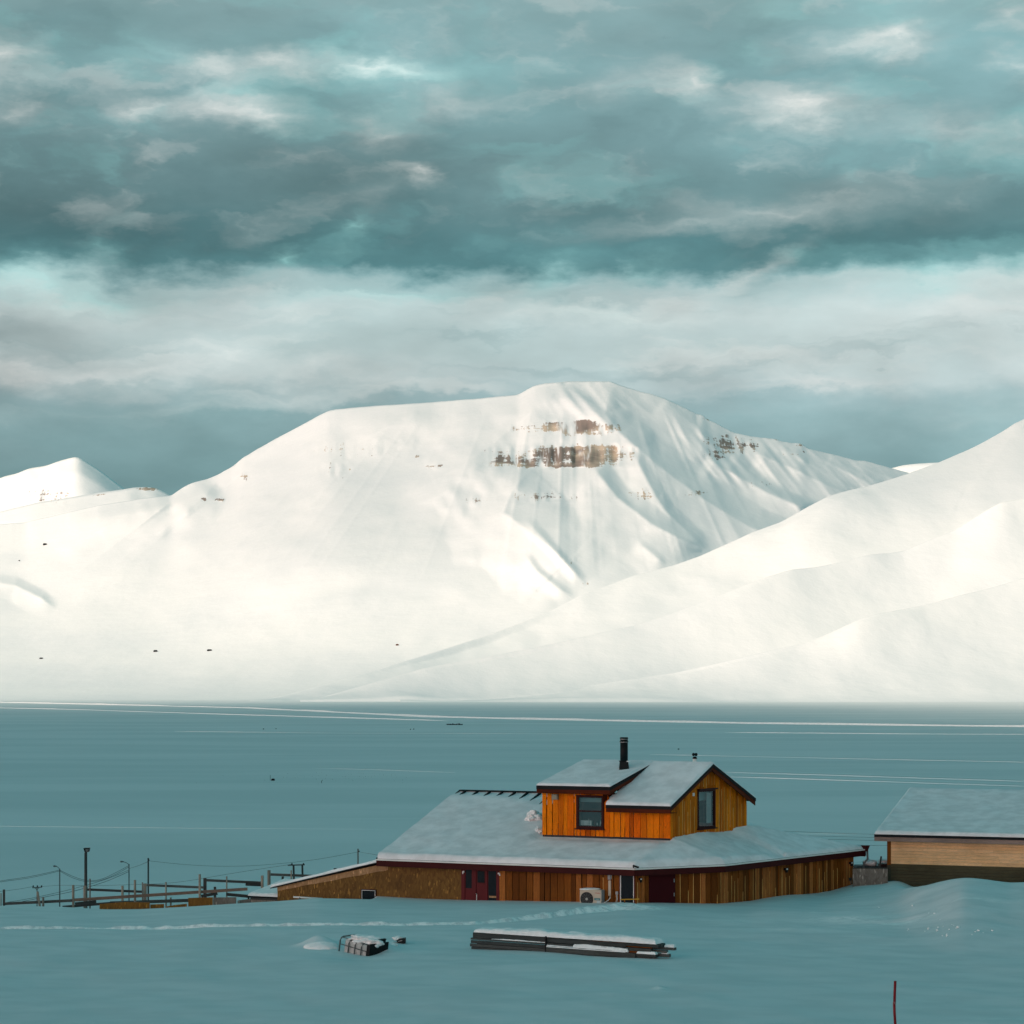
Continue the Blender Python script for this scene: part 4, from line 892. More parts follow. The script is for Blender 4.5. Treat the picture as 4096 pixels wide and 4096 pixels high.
# ---- red entrance: side light, door with window and pull handle, tall side window
m = MB(); FA.box(m, uD0, uD1, ZG, ZW, -0.05, 0.02)
for a, c in ((1847, 1861), (1889, 1906), (1941, 1951), (1987, 1999)): FA.box(m, FA.u(a), FA.u(c), ZG, ZW - 0.002, 0.018, 0.05)
FA.box(m, uD0, uD1, ZW - 0.07, ZW - 0.004, 0.018, 0.046)
ent = m.build('entrance', M_RED, house)
m = MB(); FA.pbox(m, 1907, 3478, 1941, 3625, 0.021, 0.040)
dr = m.build('door', M_RED, ent)
m = MB(); FA.pbox(m, 1912, 3545, 1935, 3572, 0.038, 0.048); m.build('door', M_RED, ent) if False else None
m = MB(); FA.pbox(m, 1908, 3482, 1940, 3533, 0.03, 0.052); wf = m.build('door_window', M_WFRAME, ent)
m = MB(); FA.pbox(m, 1911, 3485, 1937, 3530, 0.05, 0.056); m.build('pane', M_GLASSD, ent)
m = MB(); FA.pbox(m, 1863, 3479, 1887, 3553, 0.02, 0.030); m.build('side_light', M_GLASSD, ent)
m = MB(); FA.pbox(m, 1953, 3484, 1985, 3606, 0.02, 0.030); m.build('side_window', M_GLASSD, ent)
m = MB(); FA.pbox(m, 1956, 3583, 1985, 3592, 0.030, 0.05); m.build('cardboard_box', M_OSBLIGHT, ent)
m = MB(); hu, hz = FA.uz(1907, 3575, 0.1); hu2, hz2 = FA.uz(1903, 3602, 0.1)
m.tube([FA.pt(hu - 0.06, hz, 0.05), FA.pt(hu - 0.02, hz, 0.10), FA.pt(hu, hz - 0.04, 0.11), FA.pt(hu, hz2 + 0.04, 0.11), FA.pt(hu - 0.02, hz2, 0.10), FA.pt(hu - 0.06, hz2, 0.05)], 0.014, 8); m.build('handle', M_WHITE, ent, True)
m = MB(); FA.pbox(m, 1961, 3473, 1991, 3479, 0.05, 0.075); m.build('sign_board', M_YELLOW, ent)
for a, c in ((1849, 3484), (1991, 3491)):
    m = MB(); FA.pbox(m, a, c, a + 7, c + 6, 0.05, 0.12); FA.pbox(m, a + (5 if a > 1900 else 0), c + 5, a + (9 if a > 1900 else 3), c + 12, 0.05, 0.09); m.build('wall_sensor', M_WHITE, ent)
# ---- dark doorway with white edges, near the corner
m = MB(); FA.box(m, uK0, uK1, ZG, ZW, -0.05, 0.012); kd = m.build('dark_door', M_GLASSD, house)
m = MB()
for a, c in ((2482, 2485.0), (2534.5, 2537)): FA.box(m, FA.u(a), FA.u(c), ZG, ZW, 0.0, 0.05)
m.build('frame', M_WHITE, kd)
m = MB(); FA.box(m, FA.u(2478), FA.u(2481.5), ZG, ZW, 0.0, 0.05); FA.box(m, FA.u(2537.5), FA.u(2541), ZG, ZW, 0.0, 0.05); m.build('casing', M_RED, kd)
# ---- maroon door on the middle facade
m = MB(); FB.box(m, uR0, uR1, ZG, ZW, -0.05, 0.045); md = m.build('maroon_door', M_MAROON, house, bevel=0.004)
for a, c in ((3515, 3529), (3571, 3585)):
    m = MB(); FB.pbox(m, 2696, a, 2698, c, 0.045, 0.065); m.build('hinge', M_STEEL, md)
# ---- annex: low panelled lean-to sloping away on the left
def za(px, py): return FA.uz(px, py, 0.0)
ua0 = FA.u(1110); ul, zl = za(1110, 3549); ur, zr = za(1541, 3453)
m = MB(); m.hexa([FA.pt(ul, ZG - 0.5, 0.0), FA.pt(ur - 0.01, ZG - 0.5, 0.0), FA.pt(ur - 0.01, ZG - 0.5, -2.2), FA.pt(ul, ZG - 0.5, -2.2), FA.pt(ul, zl, 0.0), FA.pt(ur - 0.01, zr, 0.0), FA.pt(ur - 0.01, zr, -2.2), FA.pt(ul, zl, -2.2)])
for px in (1325, 1443): FA.box(m, FA.u(px), FA.u(px) + 0.012, ZG, FA.uz(px, 3500)[1], 0.0, 0.003)
for px0, px1, py0, py1 in ((1215, 1325, 3546, 3549), (1325, 1443, 3549, 3553)):
    u0_, z0_ = za(px0, py0); u1_, z1_ = za(px1, py1); m.hexa([FA.pt(u0_, z0_ - 0.012, 0.004), FA.pt(u1_, z1_ - 0.012, 0.004), FA.pt(u1_, z1_ - 0.012, -0.01), FA.pt(u0_, z0_ - 0.012, -0.01), FA.pt(u0_, z0_, 0.004), FA.pt(u1_, z1_, 0.004), FA.pt(u1_, z1_, -0.01), FA.pt(u0_, z0_, -0.01)])
m.build('annex_wall', M_OSB, house)
m = MB(); rngb = random.Random(4); N = 26; top = []; bot = []
for i in range(N + 1):
    t = i / N; u = ul + (ur + 0.14 - ul) * t; z = zl + (zr - zl) * t + 0.02; wz = 0.17 + 0.13 * t; top.append(FA.pt(u, z, 0.02)); bot.append(FA.pt(u, z - wz + rngb.uniform(-0.015, 0.015), 0.02))
m.add(top + bot, [(i, i + 1, N + 2 + i, N + 1 + i) for i in range(N)])
m.add([p - FA.n * 0.02 for p in bot] + bot, [(i, i + 1, N + 2 + i, N + 1 + i) for i in range(N)])
m.build('verge_board', M_OSBLIGHT, house)
A0u, A0z = FA.uz(1080, 3551, 0.15); A1u, A1z = FA.uz(1560, 3438, 0.15)
pa = [FA.pt(A0u, A0z, 0.15), FA.pt(A1u, A1z, 0.15), FA.pt(A1u, A1z, -2.3), FA.pt(A0u, A0z, -2.3)]
m = MB(); prism(m, pa, 0.04); m.build('annex_roof', M_ROOF, house)
snow_cover('annex_snow', [pa], [(pa[0], pa[1]), (pa[3], pa[0]), (pa[2], pa[3])], 0.10, house, M_SNOW, cell=0.15, seed=8, rr=0.08)
_, w_, _ = win(FA, 1444, 3556, 1504, 3620, house, fw=0.055, pane=M_GLASSD, rim=M_WHITE)
# ---- upper storey
VO = 0.34                     # verge overhang
VG = Facade(W1 + dA * VO, gu)
def onV(px, py): return ray_plane(px, py, VG.o, VG.n)
AP, EL, ER = onV(2854, 3056), onV(2683, 3226), onV(3024, 3193)
sEL = (W1 - EL).dot(nA)       # overhang of the front eave
ridge0 = FU.u(2285)
LU = (AP - (FU.pt(uW0, 0) + Vector((0, 0, 0)))).dot(dA)
# left verge line runs parallel to the gable, 0.30 m outside the left wall
LV = W0 - dA * 0.30
def along(p0, d, q, e):       # plan intersection with z from first line
    r = l2(p0, d, q, e); return r
LR = l2(AP, dA, LV, gu); LR.z = AP.z
FE = Facade(EL, dA)           # vertical plane of the front eaves
D1 = ray_plane(2440, 3150, EL, FE.n); D0 = ray_plane(2145, 3145, EL, FE.n); zD = (D0.z + D1.z) / 2; D0.z = D1.z = zD
Q1 = l2(AP, dA, D1, gu); Q1.z = AP.z; Q0 = l2(AP, dA, D0, gu); Q0.z = AP.z
KL = ray_plane(2423, 3226, EL, FE.n); KL.z = EL.z; KR = l2(AP, dA, KL, gu); KR.z = AP.z
# the shallower left roof stops a hand's breadth below the ridge line so both covers stay distinct
ERb = ER.copy(); BL = l2(ER, dA, D0, gu); BL.z = ER.z
ur_ = MB()
prism(ur_, [KL, EL, AP, KR], 0.13); ur_2 = ur_
prism(ur_, [AP + UPV * 0.0, ER, BL, Q0], 0.13)
uroof = ur_.build('upper_roof', M_ROOF, house)
m = MB(); prism(m, [D0 + UPV * 0.02, D1 + UPV * 0.02, Q1 + UPV * 0.02, Q0 + UPV * 0.02], 0.14); m.build('upper_roof', M_ROOF, house)
def strip(mb, a, b, n, z0, z1, t):       # board under a roof edge from a to b, proud by t along n
    mb.hexa([a + n * t + UPV * z0, b + n * t + UPV * z0, b - n * 0.02 + UPV * z0, a - n * 0.02 + UPV * z0, a + n * t + UPV * z1, b + n * t + UPV * z1, b - n * 0.02 + UPV * z1, a - n * 0.02 + UPV * z1])
m = RB(2); m.r = []
def rs(a, b, n, z0, z1, t):
    k = len(m.v); strip(m, a, b, n, z0, z1, t); m.r += [m.rng.random()] * (len(m.v) - k)
ins = nA * 0.03
rs(D0 + ins, D1 + ins, FE.n, -0.29, -0.115, 0.0); rs(KL + ins, EL + ins, FE.n, -0.29, -0.125, 0.0)
rs(EL - dA * 0.03, AP - dA * 0.03, VG.n, -0.25, -0.125, 0.0); rs(AP - dA * 0.03, ER - dA * 0.03, VG.n, -0.32, -0.125, 0.0)
rs(D1 - dA * 0.03, D1.lerp(Q1, 0.8) - dA * 0.03, VG.n, -0.28, -0.115, 0.0)
m.build('upper_fascia', M_FASCIA2, house)
# soffit boards close the eaves
m = MB(); prism(m, [D0, D1, D1 + gu * 0.5, D0 + gu * 0.5], 0.02, up=-0.24); prism(m, [KL, EL, EL + gu * 0.5, KL + gu * 0.5], 0.02, up=-0.27)
m.build('soffit', M_FASCIA2, house)
def zfront(u):    # underside of the roofs over the front wall
    t = (sEL) / max(1e-6, (AP - EL).dot(nA)); zl_ = EL.z + (AP.z - EL.z) * t - 0.14
    td = (sEL) / max(1e-6, (Q1 - D1).dot(nA)); zd_ = zD + (AP.z - zD) * td - 0.13
    return zd_ if u < uDr else zl_
uDr = FU.u(2432)
op1, w1, _ = win(FU, 2304, 3180, 2414, 3316, house, fw=0.10, pane=M_GLASS, mull=(0.52,), sill=True, out=0.07)
uw, zw = FU.uz(2304, 3316, 0.07)
b = boards(FU, uW0, uW1, ZBU + 0.12, zfront, 0.24, opens=[op1], seed=21, over=0.4, sap=0.12, wav=0.004); b.build('upper_board_wall', None, house, mats=[M_PINE, M_PINE])
def zgab(u):
    p = FG.pt(u, 0); tl = (p - FG.o).dot(gu); ta = (AP - VG.o).dot(gu); te = (EL - VG.o).dot(gu); tr = (ER - VG.o).dot(gu)
    z = EL.z + (AP.z - EL.z) * (tl - te) / (ta - te) if tl < ta else AP.z + (ER.z - AP.z) * (tl - ta) / (tr - ta)
    return z - 0.14
op2, w2, _ = win(FG, 2793, 3162, 2863, 3309, house, fw=0.075, pane=M_GLASS, sill=True, out=0.07, head=True)
b = boards(FG, 0.0, uG1, ZBU - 0.45, zgab, 0.26, opens=[op2], seed=31, over=0.5, sap=0.8, wav=0.007, thick=0.035); b.build('upper_board_wall', None, house, mats=[M_PINE2, M_SAP])
# curtain behind the gable window, crockery behind the front one
u0_, u1_, z0_, z1_ = FG.rect(2838, 3172, 2850, 3292, 0.0); m = MB(); FG.box(m, u0_, u1_ + 0.1, z0_, z1_, -0.16, -0.12); m.build('curtain', plain('grey_curtain', (0.35, 0.4, 0.4)), w2)
M_REFLECT = plain('teal_reflection', (0.16, 0.26, 0.27), 0.8)  # teal bands set behind the panes to imitate reflections in the glass
u0_, u1_, z0_, z1_ = FU.rect(2312, 3187, 2408, 3211, 0.0); m = MB(); FU.box(m, u0_, u1_, z0_, z1_, -0.30, -0.27); m.build('reflection_band', M_REFLECT, w1)
u0_, u1_, z0_, z1_ = FG.rect(2796, 3166, 2860, 3200, 0.0); m = MB(); FG.box(m, u0_, u1_, z0_, z1_, -0.30, -0.27); m.build('reflection_band', M_REFLECT, w2)
u0_, u1_, z0_, z1_ = FU.rect(2319, 3282, 2362, 3302, 0.0); m = MB(); FU.box(m, u0_, u1_, z0_, z1_, -0.22, -0.10); m.build('white_tray', plain('pale_tray', (0.42, 0.48, 0.48), 0.6), w1)
for px, h in ((2328, 14), (2352, 26), (2386, 12), (2399, 20)):
    uu, zz = FU.uz(px, 3302, 0.0); m = MB(); m.tube([FU.pt(uu, zz, -0.08), FU.pt(uu, zz + h * 0.0075, -0.08), FU.pt(uu, zz + h * 0.0085, -0.08), FU.pt(uu, zz + h * 0.0105, -0.08)], [0.022, 0.022, 0.008, 0.008], 8); m.build('bottle', plain('bottle_glass', (0.5, 0.56, 0.56), 0.2), w1, True)
# rear and left walls of the upper storey, cheek under the left roof edge
m = MB(); bl = W0 + gu * uG1; 
for a, c in ((W0 + dA * 0.06, bl + dA * 0.06), (bl, W2)):
    a2 = Vector((a.x, a.y, (ZBU - 0.4 + EL.z - 0.1) / 2)); c2 = Vector((c.x, c.y, a2.z)); m.bar(a2, c2, 0.1, EL.z - 0.1 - ZBU + 0.4)
m.build('upper_rear_wall', M_PINE2, house)
m = MB(); c0 = FU.pt(uDr, 0); c0 = Vector((c0.x, c0.y, 0)); Lc = (Q1 - D1).length * 0.9
def zmain(t): return EL.z + (AP.z - EL.z) * (t + sEL) / ((AP - EL).dot(nA)) - 0.05
def zdor(t): return zD + (AP.z - zD) * (t + sEL) / ((Q1 - D1).dot(nA)) - 0.13
k = gu.dot(nA); a0, a1 = 0.02, (AP - EL).dot(nA) - sEL - 0.25
pts = [c0 + gu * (a / k) for a in (-sEL * 0.7, a1)]
m.add([Vector((pts[0].x, pts[0].y, zmain(-sEL * 0.7))), Vector((pts[1].x, pts[1].y, zmain(a1))), Vector((pts[1].x, pts[1].y, zdor(a1))), Vector((pts[0].x, pts[0].y, zdor(-sEL * 0.7)))], [(0, 1, 2, 3)])
m.build('cheek_wall', M_FASCIA2, house)
snow_cover('upper_roof_snow', [[D0 + UPV * 0.02, D1 + UPV * 0.02, Q1 + UPV * 0.02, Q0 + UPV * 0.02]], [(D0, D1), (D0, Q0), (D1, Q1)], 0.085, house, cell=0.16, seed=12, rr=0.10, puff=0.3, lift=0.012)
snow_cover('upper_roof_snow', [[KL, EL, AP, KR], [AP, ER, BL, Q0]], [(KL, EL), (EL, AP), (AP, ER)], 0.085, house, cell=0.16, seed=15, rr=0.10, puff=0.5, lift=0.004)
# black flashing strip where the upper walls meet the snow
m = MB(); FU.box(m, uW0 + 0.01, uW1 - 0.01, ZBU - 0.25, ZBU + 0.17, -0.12, 0.006); q_ = [FU.pt(uW0 - 0.2, ZBU - rise * 0.34 + 0.03, 0.34), FU.pt(uW1 + 0.1, ZBU - rise * 0.34 + 0.03, 0.34), FU.pt(uW1 + 0.1, ZBU + 0.03, 0.0), FU.pt(uW0 - 0.2, ZBU + 0.03, 0.0)]; prism(m, q_, 0.04); m.build('flashing', M_FLASH, house)
# louvre box under the eave
m = MB(); FU.pbox(m, 2206, 3176, 2230, 3199, 0.03, 0.16); lb = m.build('vent_box', plain('louvre_green_grey', (0.20, 0.19, 0.14)), house, bevel=0.005)
m = MB(); FU.pbox(m, 2208, 3178, 2226, 3197, 0.155, 0.17); m.build('louvre', plain('louvre_face', (0.26, 0.25, 0.19)), lb)
m = MB(); FG.pbox(m, 2773, 3172, 2779, 3184, 0.03, 0.10); m.build('wall_lamp', M_WHITE, house)
# heaped snow beside the upper wall
def lump(name, c, rx, ry, rz, mat, parent=None, seed=0, amp=0.35, flat=0.0, sub=4, f=2.2):
    bm = bmesh.new(); bmesh.ops.create_icosphere(bm, subdivisions=sub, radius=1.0)
    co = np.array([v.co[:] for v in bm.verts]); k = 1 + amp * fbm(co[:, 0] * f + seed, co[:, 1] * f + co[:, 2] * f * 1.3 + seed * 3, 4)
    off = parent_off(parent)
    for v, q in zip(bm.verts, k):
        v.co = v.co * float(q); v.co.x *= rx; v.co.y *= ry; v.co.z *= rz
        if flat and v.co.z < -flat * rz: v.co.z = -flat * rz
        v.co += Vector(c) - off
    me = bpy.data.meshes.new(name); bm.to_mesh(me); bm.free(); me.materials.append(mat)
    me.polygons.foreach_set('use_smooth', [True] * len(me.polygons)); return link(bpy.data.objects.new(name, me), parent)
pc = onA(2138, 3288) + UPV * 0.16
lump('snow_heap', pc, 0.36, 0.42, 0.32, M_SNOW, house, seed=3, amp=0.6)
lump('snow_heap', onA(2158, 3332) + UPV * 0.09, 0.16, 0.3, 0.19, M_SNOW, house, seed=5, amp=0.6)
# chimney
nd = (D1 - D0).cross(Q0 - D0).normalized(); cb_ = ray_plane(2496, 3083, D0, nd)
def zr_(py): return CAMZ - (py - HY) / F * cb_.y
sc_ = cb_.y / F; cx, cy = cb_.x, cb_.y; ch = MB()
def ring4(z, r): return [Vector((cx + r * a, cy + r * c, z)) for a, c in ((-1, -1), (1, -1), (1, 1), (-1, 1))]
a = ring4(cb_.z - 0.35, 0.25); c = ring4(zr_(3046), 0.175); ch.hexa(a + c)
chim = ch.build('chimney', M_BLACK, house, bevel=0.01)
m = MB(); m.tube([(cx, cy, zr_(3046)), (cx, cy, zr_(3043)), (cx, cy, zr_(3042)), (cx, cy, zr_(2970)), (cx, cy, zr_(2968)), (cx, cy, zr_(2964)), (cx, cy, zr_(2964) + 0.001), (cx, cy, zr_(2954)), (cx, cy, zr_(2953)), (cx, cy, zr_(2949))],
              [0.22, 0.22, 0.165, 0.162, 0.185, 0.185, 0.165, 0.165, 0.185, 0.16], 24); m.build('flue', M_BLACK, chim, True)
m = MB()
for py in (2969, 2957): m.tube([(cx, cy, zr_(py)), (cx, cy, zr_(py) + 0.014)], 0.1865, 24)
m.build('steel_band', M_STEEL, chim)
lump('snow_patch', (cx + 0.16, cy - 0.16, zr_(3045)), 0.09, 0.05, 0.03, M_SNOW, chim, seed=1, sub=3)
# small vent with two black cowls
rp = ray_plane(2779, 3052, Vector((AP.x, AP.y, 0)) + nA * 0.35, Vector((nA.x, nA.y, 0))); vx, vy = rp.x, rp.y
zv = lambda py: CAMZ - (py - HY) / F * vy
m = MB(); m.tube([(vx, vy, zv(3070)), (vx, vy, zv(3034))], 0.085, 16); vt = m.build('roof_vent', M_WHITE, house, True)
m = MB(); m.tube([(vx, vy, zv(3035)), (vx, vy, zv(3030)), (vx, vy, zv(3026))], [0.10, 0.09, 0.05], 14); m.build('collar', M_BLACK, vt, True)
for dx in (-0.055, 0.055): lump('cowl', (vx + dx, vy - 0.02, zv(3018)), 0.066, 0.066, 0.072, M_BLACK, vt, amp=0.0, sub=3)
# heat pump on the wall
uh0, uh1, zh0, zh1 = FA.rect(2319, 3557, 2405, 3625, 0.42)
m = MB(); FA.box(m, uh0, uh1, zh0, zh1, 0.10, 0.42); hp = m.build('heat_pump', M_BEIGE, house, bevel=0.012)
m = MB(); FA.box(m, uh1 - 0.01, uh1 + 0.012, zh0, zh1 - 0.01, 0.11, 0.40); m.build('side_panel', M_SIDE, hp)
fu, fz = FA.uz(2347, 3596, 0.43); m = MB()
def ringp(r, out, n=28): return [FA.pt(fu + r * math.cos(2 * math.pi * i / n), fz + r * math.sin(2 * math.pi * i / n), out) for i in range(n)]
m = MB(); a = ringp(0.285, 0.424); m.add(a, [list(range(28))]); m.build('fan_opening', M_BLACK, hp)
m = MB()
for i in range(7): r0 = 0.06 + i * 0.034; a = ringp(r0, 0.438); c = ringp(r0 + 0.006, 0.438); m.add(a + c, [(j, (j + 1) % 28, 28 + (j + 1) % 28, 28 + j) for j in range(28)])
for i in range(12): t = 2 * math.pi * i / 12; m.bar(FA.pt(fu, fz, 0.436), FA.pt(fu + 0.28 * math.cos(t), fz + 0.28 * math.sin(t), 0.436), 0.006)
m.build('grille', M_GREYMET, hp)
m = MB(); m.tube([FA.pt(fu, fz, 0.42), FA.pt(fu, fz, 0.448)], 0.05, 16); m.build('hub', plain('hub_grey', (0.42, 0.42, 0.38)), hp)
m = MB(); FA.pbox(m, 2377, 3592, 2401, 3602, 0.419, 0.424); m.build('teal_label', M_TEAL, hp)
m = MB(); FA.pbox(m, 2387, 3603, 2401, 3613, 0.419, 0.424); m.build('energy_label', plain('label_pale', (0.40, 0.50, 0.52), var=0.02), hp)
tu, tz = FA.uz(2390, 3573, 0.424); text_mesh('lettering', 'TOSHIBA', FA, tu, tz, 0.4235, 0.058, M_REDTXT, hp)
tu, tz = FA.uz(2389, 3597, 0.426); text_mesh('lettering', 'DAISEIKAI', FA, tu, tz, 0.4265, 0.042, plain('pale_print', (0.5, 0.6, 0.6)), hp)
tu, tz = FA.uz(2360, 3552, 0.3); lump('snow_cap', FA.pt(tu, zh1 + 0.01, 0.26), 0.40, 0.15, 0.055, M_SNOW, hp, seed=6, amp=0.3, sub=3)
# conduit, cables, socket
m = MB(); FA.pbox(m, 2433, 3522, 2443, 3583, 0.03, 0.09); cd = m.build('conduit', M_BEIGE, house)
m = MB(); FA.pbox(m, 2431, 3500, 2442, 3519, 0.03, 0.11); m.build('junction_box', M_SIDE, cd)
m = MB()
for k in range(3):
    pts = [FA.pt(*FA.uz(2436 + 3 * k, 3583, 0.06), 0.06), FA.pt(*FA.uz(2438 + 2 * k, 3592, 0.08), 0.08), FA.pt(*FA.uz(2434 - 1 * k, 3601, 0.16), 0.16), FA.pt(*FA.uz(2424 - 2 * k, 3608, 0.24), 0.24), FA.pt(*FA.uz(2416, 3612, 0.3), 0.3)]
    m.tube(pts, 0.010, 6)
m2 = MB(); m2.tube([FA.pt(*FA.uz(2441, 3500, 0.06), 0.06), FA.pt(*FA.uz(2446, 3499, 0.06), 0.06), FA.pt(*FA.uz(2445, 3517, 0.06), 0.06)], 0.010, 6); m2.build('cable_loop', M_WHITE, cd, True)
m.build('cable_loop', M_WHITE, cd, True)
m = MB(); FA.pbox(m, 2462, 3566, 2471, 3578, 0.03, 0.10); sk = m.build('socket_box', M_SIDE, house)
m = MB()
for k in (0, 4): m.tube([FA.pt(*FA.uz(2465 + k, 3578, 0.06), 0.06), FA.pt(*FA.uz(2467 + k * 0.7, 3594, 0.07), 0.07), FA.pt(*FA.uz(2463 + k, 3612, 0.07), 0.07)], 0.009, 6)
m.build('cable', M_WHITE, sk, True)
m = MB(); FA.pbox(m, 2450, 3557, 2456, 3610, 0.03, 0.07); m.build('batten', M_BROWN, house)
# wall lamps and the cable at the corner
def spot(fa, px, py, s=1.0):
    m = MB(); fa.pbox(m, px - 5 * s, py - 7 * s, px + 6 * s, py + 2 * s, 0.10, 0.20); fa.pbox(m, px - 2 * s, py, px + 4 * s, py + 11 * s, 0.03, 0.10)
    o = m.build('wall_lamp', M_BLACK, house, bevel=0.008); q = MB(); fa.pbox(q, px - 2 * s, py - 5 * s, px + 4 * s, py, 0.199, 0.206); q.build('lens', M_WHITE, o); return o
spot(FB, 2564, 3519, 1.0); spot(FC, 3148, 3479, 1.0); lp = spot(FC, 3408, 3454, 0.9)
c0_ = FC.pt(uC1, 0, 0.0); pts = [P(3413, 3462, c0_.y - 0.1), P(3426, 3486, c0_.y - 0.1), P(3436, 3512, c0_.y - 0.15), P(3441, 3540, c0_.y - 0.3), P(3439, 3566, c0_.y - 0.5), P(3439, 3590, c0_.y - 0.6)]
m = MB(); m.tube(pts, 0.017, 8); m.build('cable', M_CABLE, lp, True)
m = MB(); q = P(2541, 3469, (E1.y - 0.05)); m.bar(q + Vector((-0.1, -0.05, 0.07)), q + Vector((0.14, -0.10, 0.0)), 0.07); m.bar(q + Vector((-0.08, 0, -0.02)), q + Vector((-0.04, -0.05, 0.09)), 0.04); m.build('roof_camera', M_BLACK, house, bevel=0.006)
# ---------------------------------------------------------------- garage at the right edge
GZE = CAMZ - 6.64
G0 = PZ(3497, 3338, GZE); G1 = PZ(4096, 3352, GZE); dG = (G1 - G0).normalized(); nG = Vector((-dG.y, dG.x, 0))
G1 = G0 + dG * 13.0; GR0 = G0 + nG * 8.6 + UPV * 1.66; GR1 = GR0 + dG * 13.0; GB0 = G0 + nG * 17.2; GB1 = GB0 + dG * 13.0
garage = thing('garage', 'pale tan timber outbuilding with snowy roof and dark lower boards at the right edge', 'outbuilding', (22.0, 99.0, 26.0))
m = MB(); prism(m, [G0, G1, GR1, GR0], 0.06); prism(m, [GR0, GR1, GB1, GB0], 0.06); m.build('roof', M_ROOF, garage)
m = MB(); strip(m, G0, G1, -nG, -0.10, 0.012, 0.03); m.build('roof_edge', M_ROOF, garage)
m = RB(3); strip(m, G0 + nG * 0.03, G1 + nG * 0.03, -nG, -0.29, -0.103, 0.02); m.r = [0.4] * len(m.v); m.build('fascia', wood('pinkish_grey_fascia', (0.20, 0.15, 0.14), (0.24, 0.18, 0.165), (0.22, 0.17, 0.16), (0.12, 0.09, 0.08), vert=False), garage)
snow_cover('roof_snow', [[G0, G1, GR1, GR0]], [(G0, G1), (G0, GR0)], 0.13, garage, cell=0.25, seed=40, rr=0.13, puff=0.7,
           zero=lambda co: sstep(8.62 - ((co[:, 0] - G0.x) * nG.x + (co[:, 1] - G0.y) * nG.y), 0.0, 0.35))
FGa = Facade(G0 + nG * 0.40, dG); ug0 = FGa.u(3549); ug1 = 12.6; ugt = FGa.u(3564)
zt = GZE - 0.27; zs = FGa.uz(3700, 3459)[1]
b = RB(50); z = zs
while z < zt - 0.02:
    z2 = min(zt, z + 0.145); u = ugt
    while u < ug1:
        u2 = min(ug1, u + b.rng.uniform(3.2, 4.8)); k = len(b.v); FGa.box(b, u + 0.003, u2, z + 0.006, z2, -0.02, 0.022 + b.rng.uniform(0, 0.008)); b.r += [b.rng.random()] * (len(b.v) - k); u = u2
    z = z2
b.build('upper_siding', M_TAN, garage)
b = RB(51); z = 24.5
while z < zs - 0.01:
    z2 = min(zs, z + 0.15); k = len(b.v); FGa.box(b, ugt, ug1, z + 0.008, z2, -0.02, 0.030 + b.rng.uniform(0, 0.012)); b.r += [b.rng.random()] * (len(b.v) - k); z = z2
b.build('lower_siding', M_TARRED, garage)
m = RB(52); FGa.box(m, ug0, ugt - 0.003, zs - 0.05, zt, -0.25, 0.045); m.r = [0.3] * len(m.v); m.build('corner_board', M_BROWN, garage)
m = RB(53); FGa.box(m, ug0, ugt - 0.003, 24.5, zs - 0.052, -0.25, 0.045); m.r = [0.3] * len(m.v); m.build('corner_board', M_TARRED, garage)
m = MB(); FGa.box(m, ug0 + 0.02, ug1, 24.4, zt, -7.9, -0.03); m.build('wall_core', M_TAN if False else M_BROWN, garage)

# ---------------------------------------------------------------- between the buildings
FGap = Facade(P(3400, 3500, 99.4), Vector((1, -0.05, 0)))
t = thing('panel_fence', 'grey chipboard panel fence in the gap between the brown house and the outbuilding', 'fence', (15.5, 99.5, 26.0))
m = MB(); FGap.pbox(m, 3411, 3474, 3551, 3575, -0.02, 0.02); m.build('panel', M_OSBGREY, t)
m = MB(); FGap.pbox(m, 3411, 3471, 3551, 3475, -0.05, 0.04); m.build('top_rail', M_GREYWOOD, t)
Yq = 101.2
t = thing('storage_box', 'dark box under a thick pillow of snow behind the grey panel fence', 'box', P(3482, 3490, Yq) - UPV * 1)
m = MB(); a = P(3428, 3462, Yq); c = P(3514, 3500, Yq); m.abox((a.x, Yq - 0.1, c.z), (c.x, Yq + 0.9, a.z - 0.02)); m.build('body', plain('dark_teal_grey', (0.03, 0.045, 0.05)), t, bevel=0.03)
lump('snow_pillow', P(3484, 3454, Yq) + Vector((0, 0.35, 0)), 0.33, 0.45, 0.17, M_ROOFSNOW, t, seed=2, amp=0.2, flat=0.8)
t = thing('storage_box', 'low dark ledge with snow lumps against the outbuilding corner, behind the grey panel fence', 'box', P(3535, 3490, Yq) - UPV * 1)
m = MB(); a = P(3518, 3457, Yq + 0.4); c = P(3556, 3500, Yq + 0.4); m.abox((a.x, Yq + 0.3, c.z), (c.x, Yq + 1.0, a.z)); m.build('body', plain('very_dark_red_brown', (0.03, 0.012, 0.012)), t)
lump('snow_pillow', P(3540, 3448, Yq + 0.5) + Vector((0, 0.25, 0)), 0.28, 0.3, 0.09, M_ROOFSNOW, t, seed=12, amp=0.4, flat=0.5)
m = MB(); m.bar(P(3517, 3480, 100.6), P(3525, 3425, 100.6), 0.075, 0.05); o = m.build('leaning_plank', M_POLE, bevel=0.01); tag(o, 'dark plank end sticking up beside the snow-covered box', 'plank')
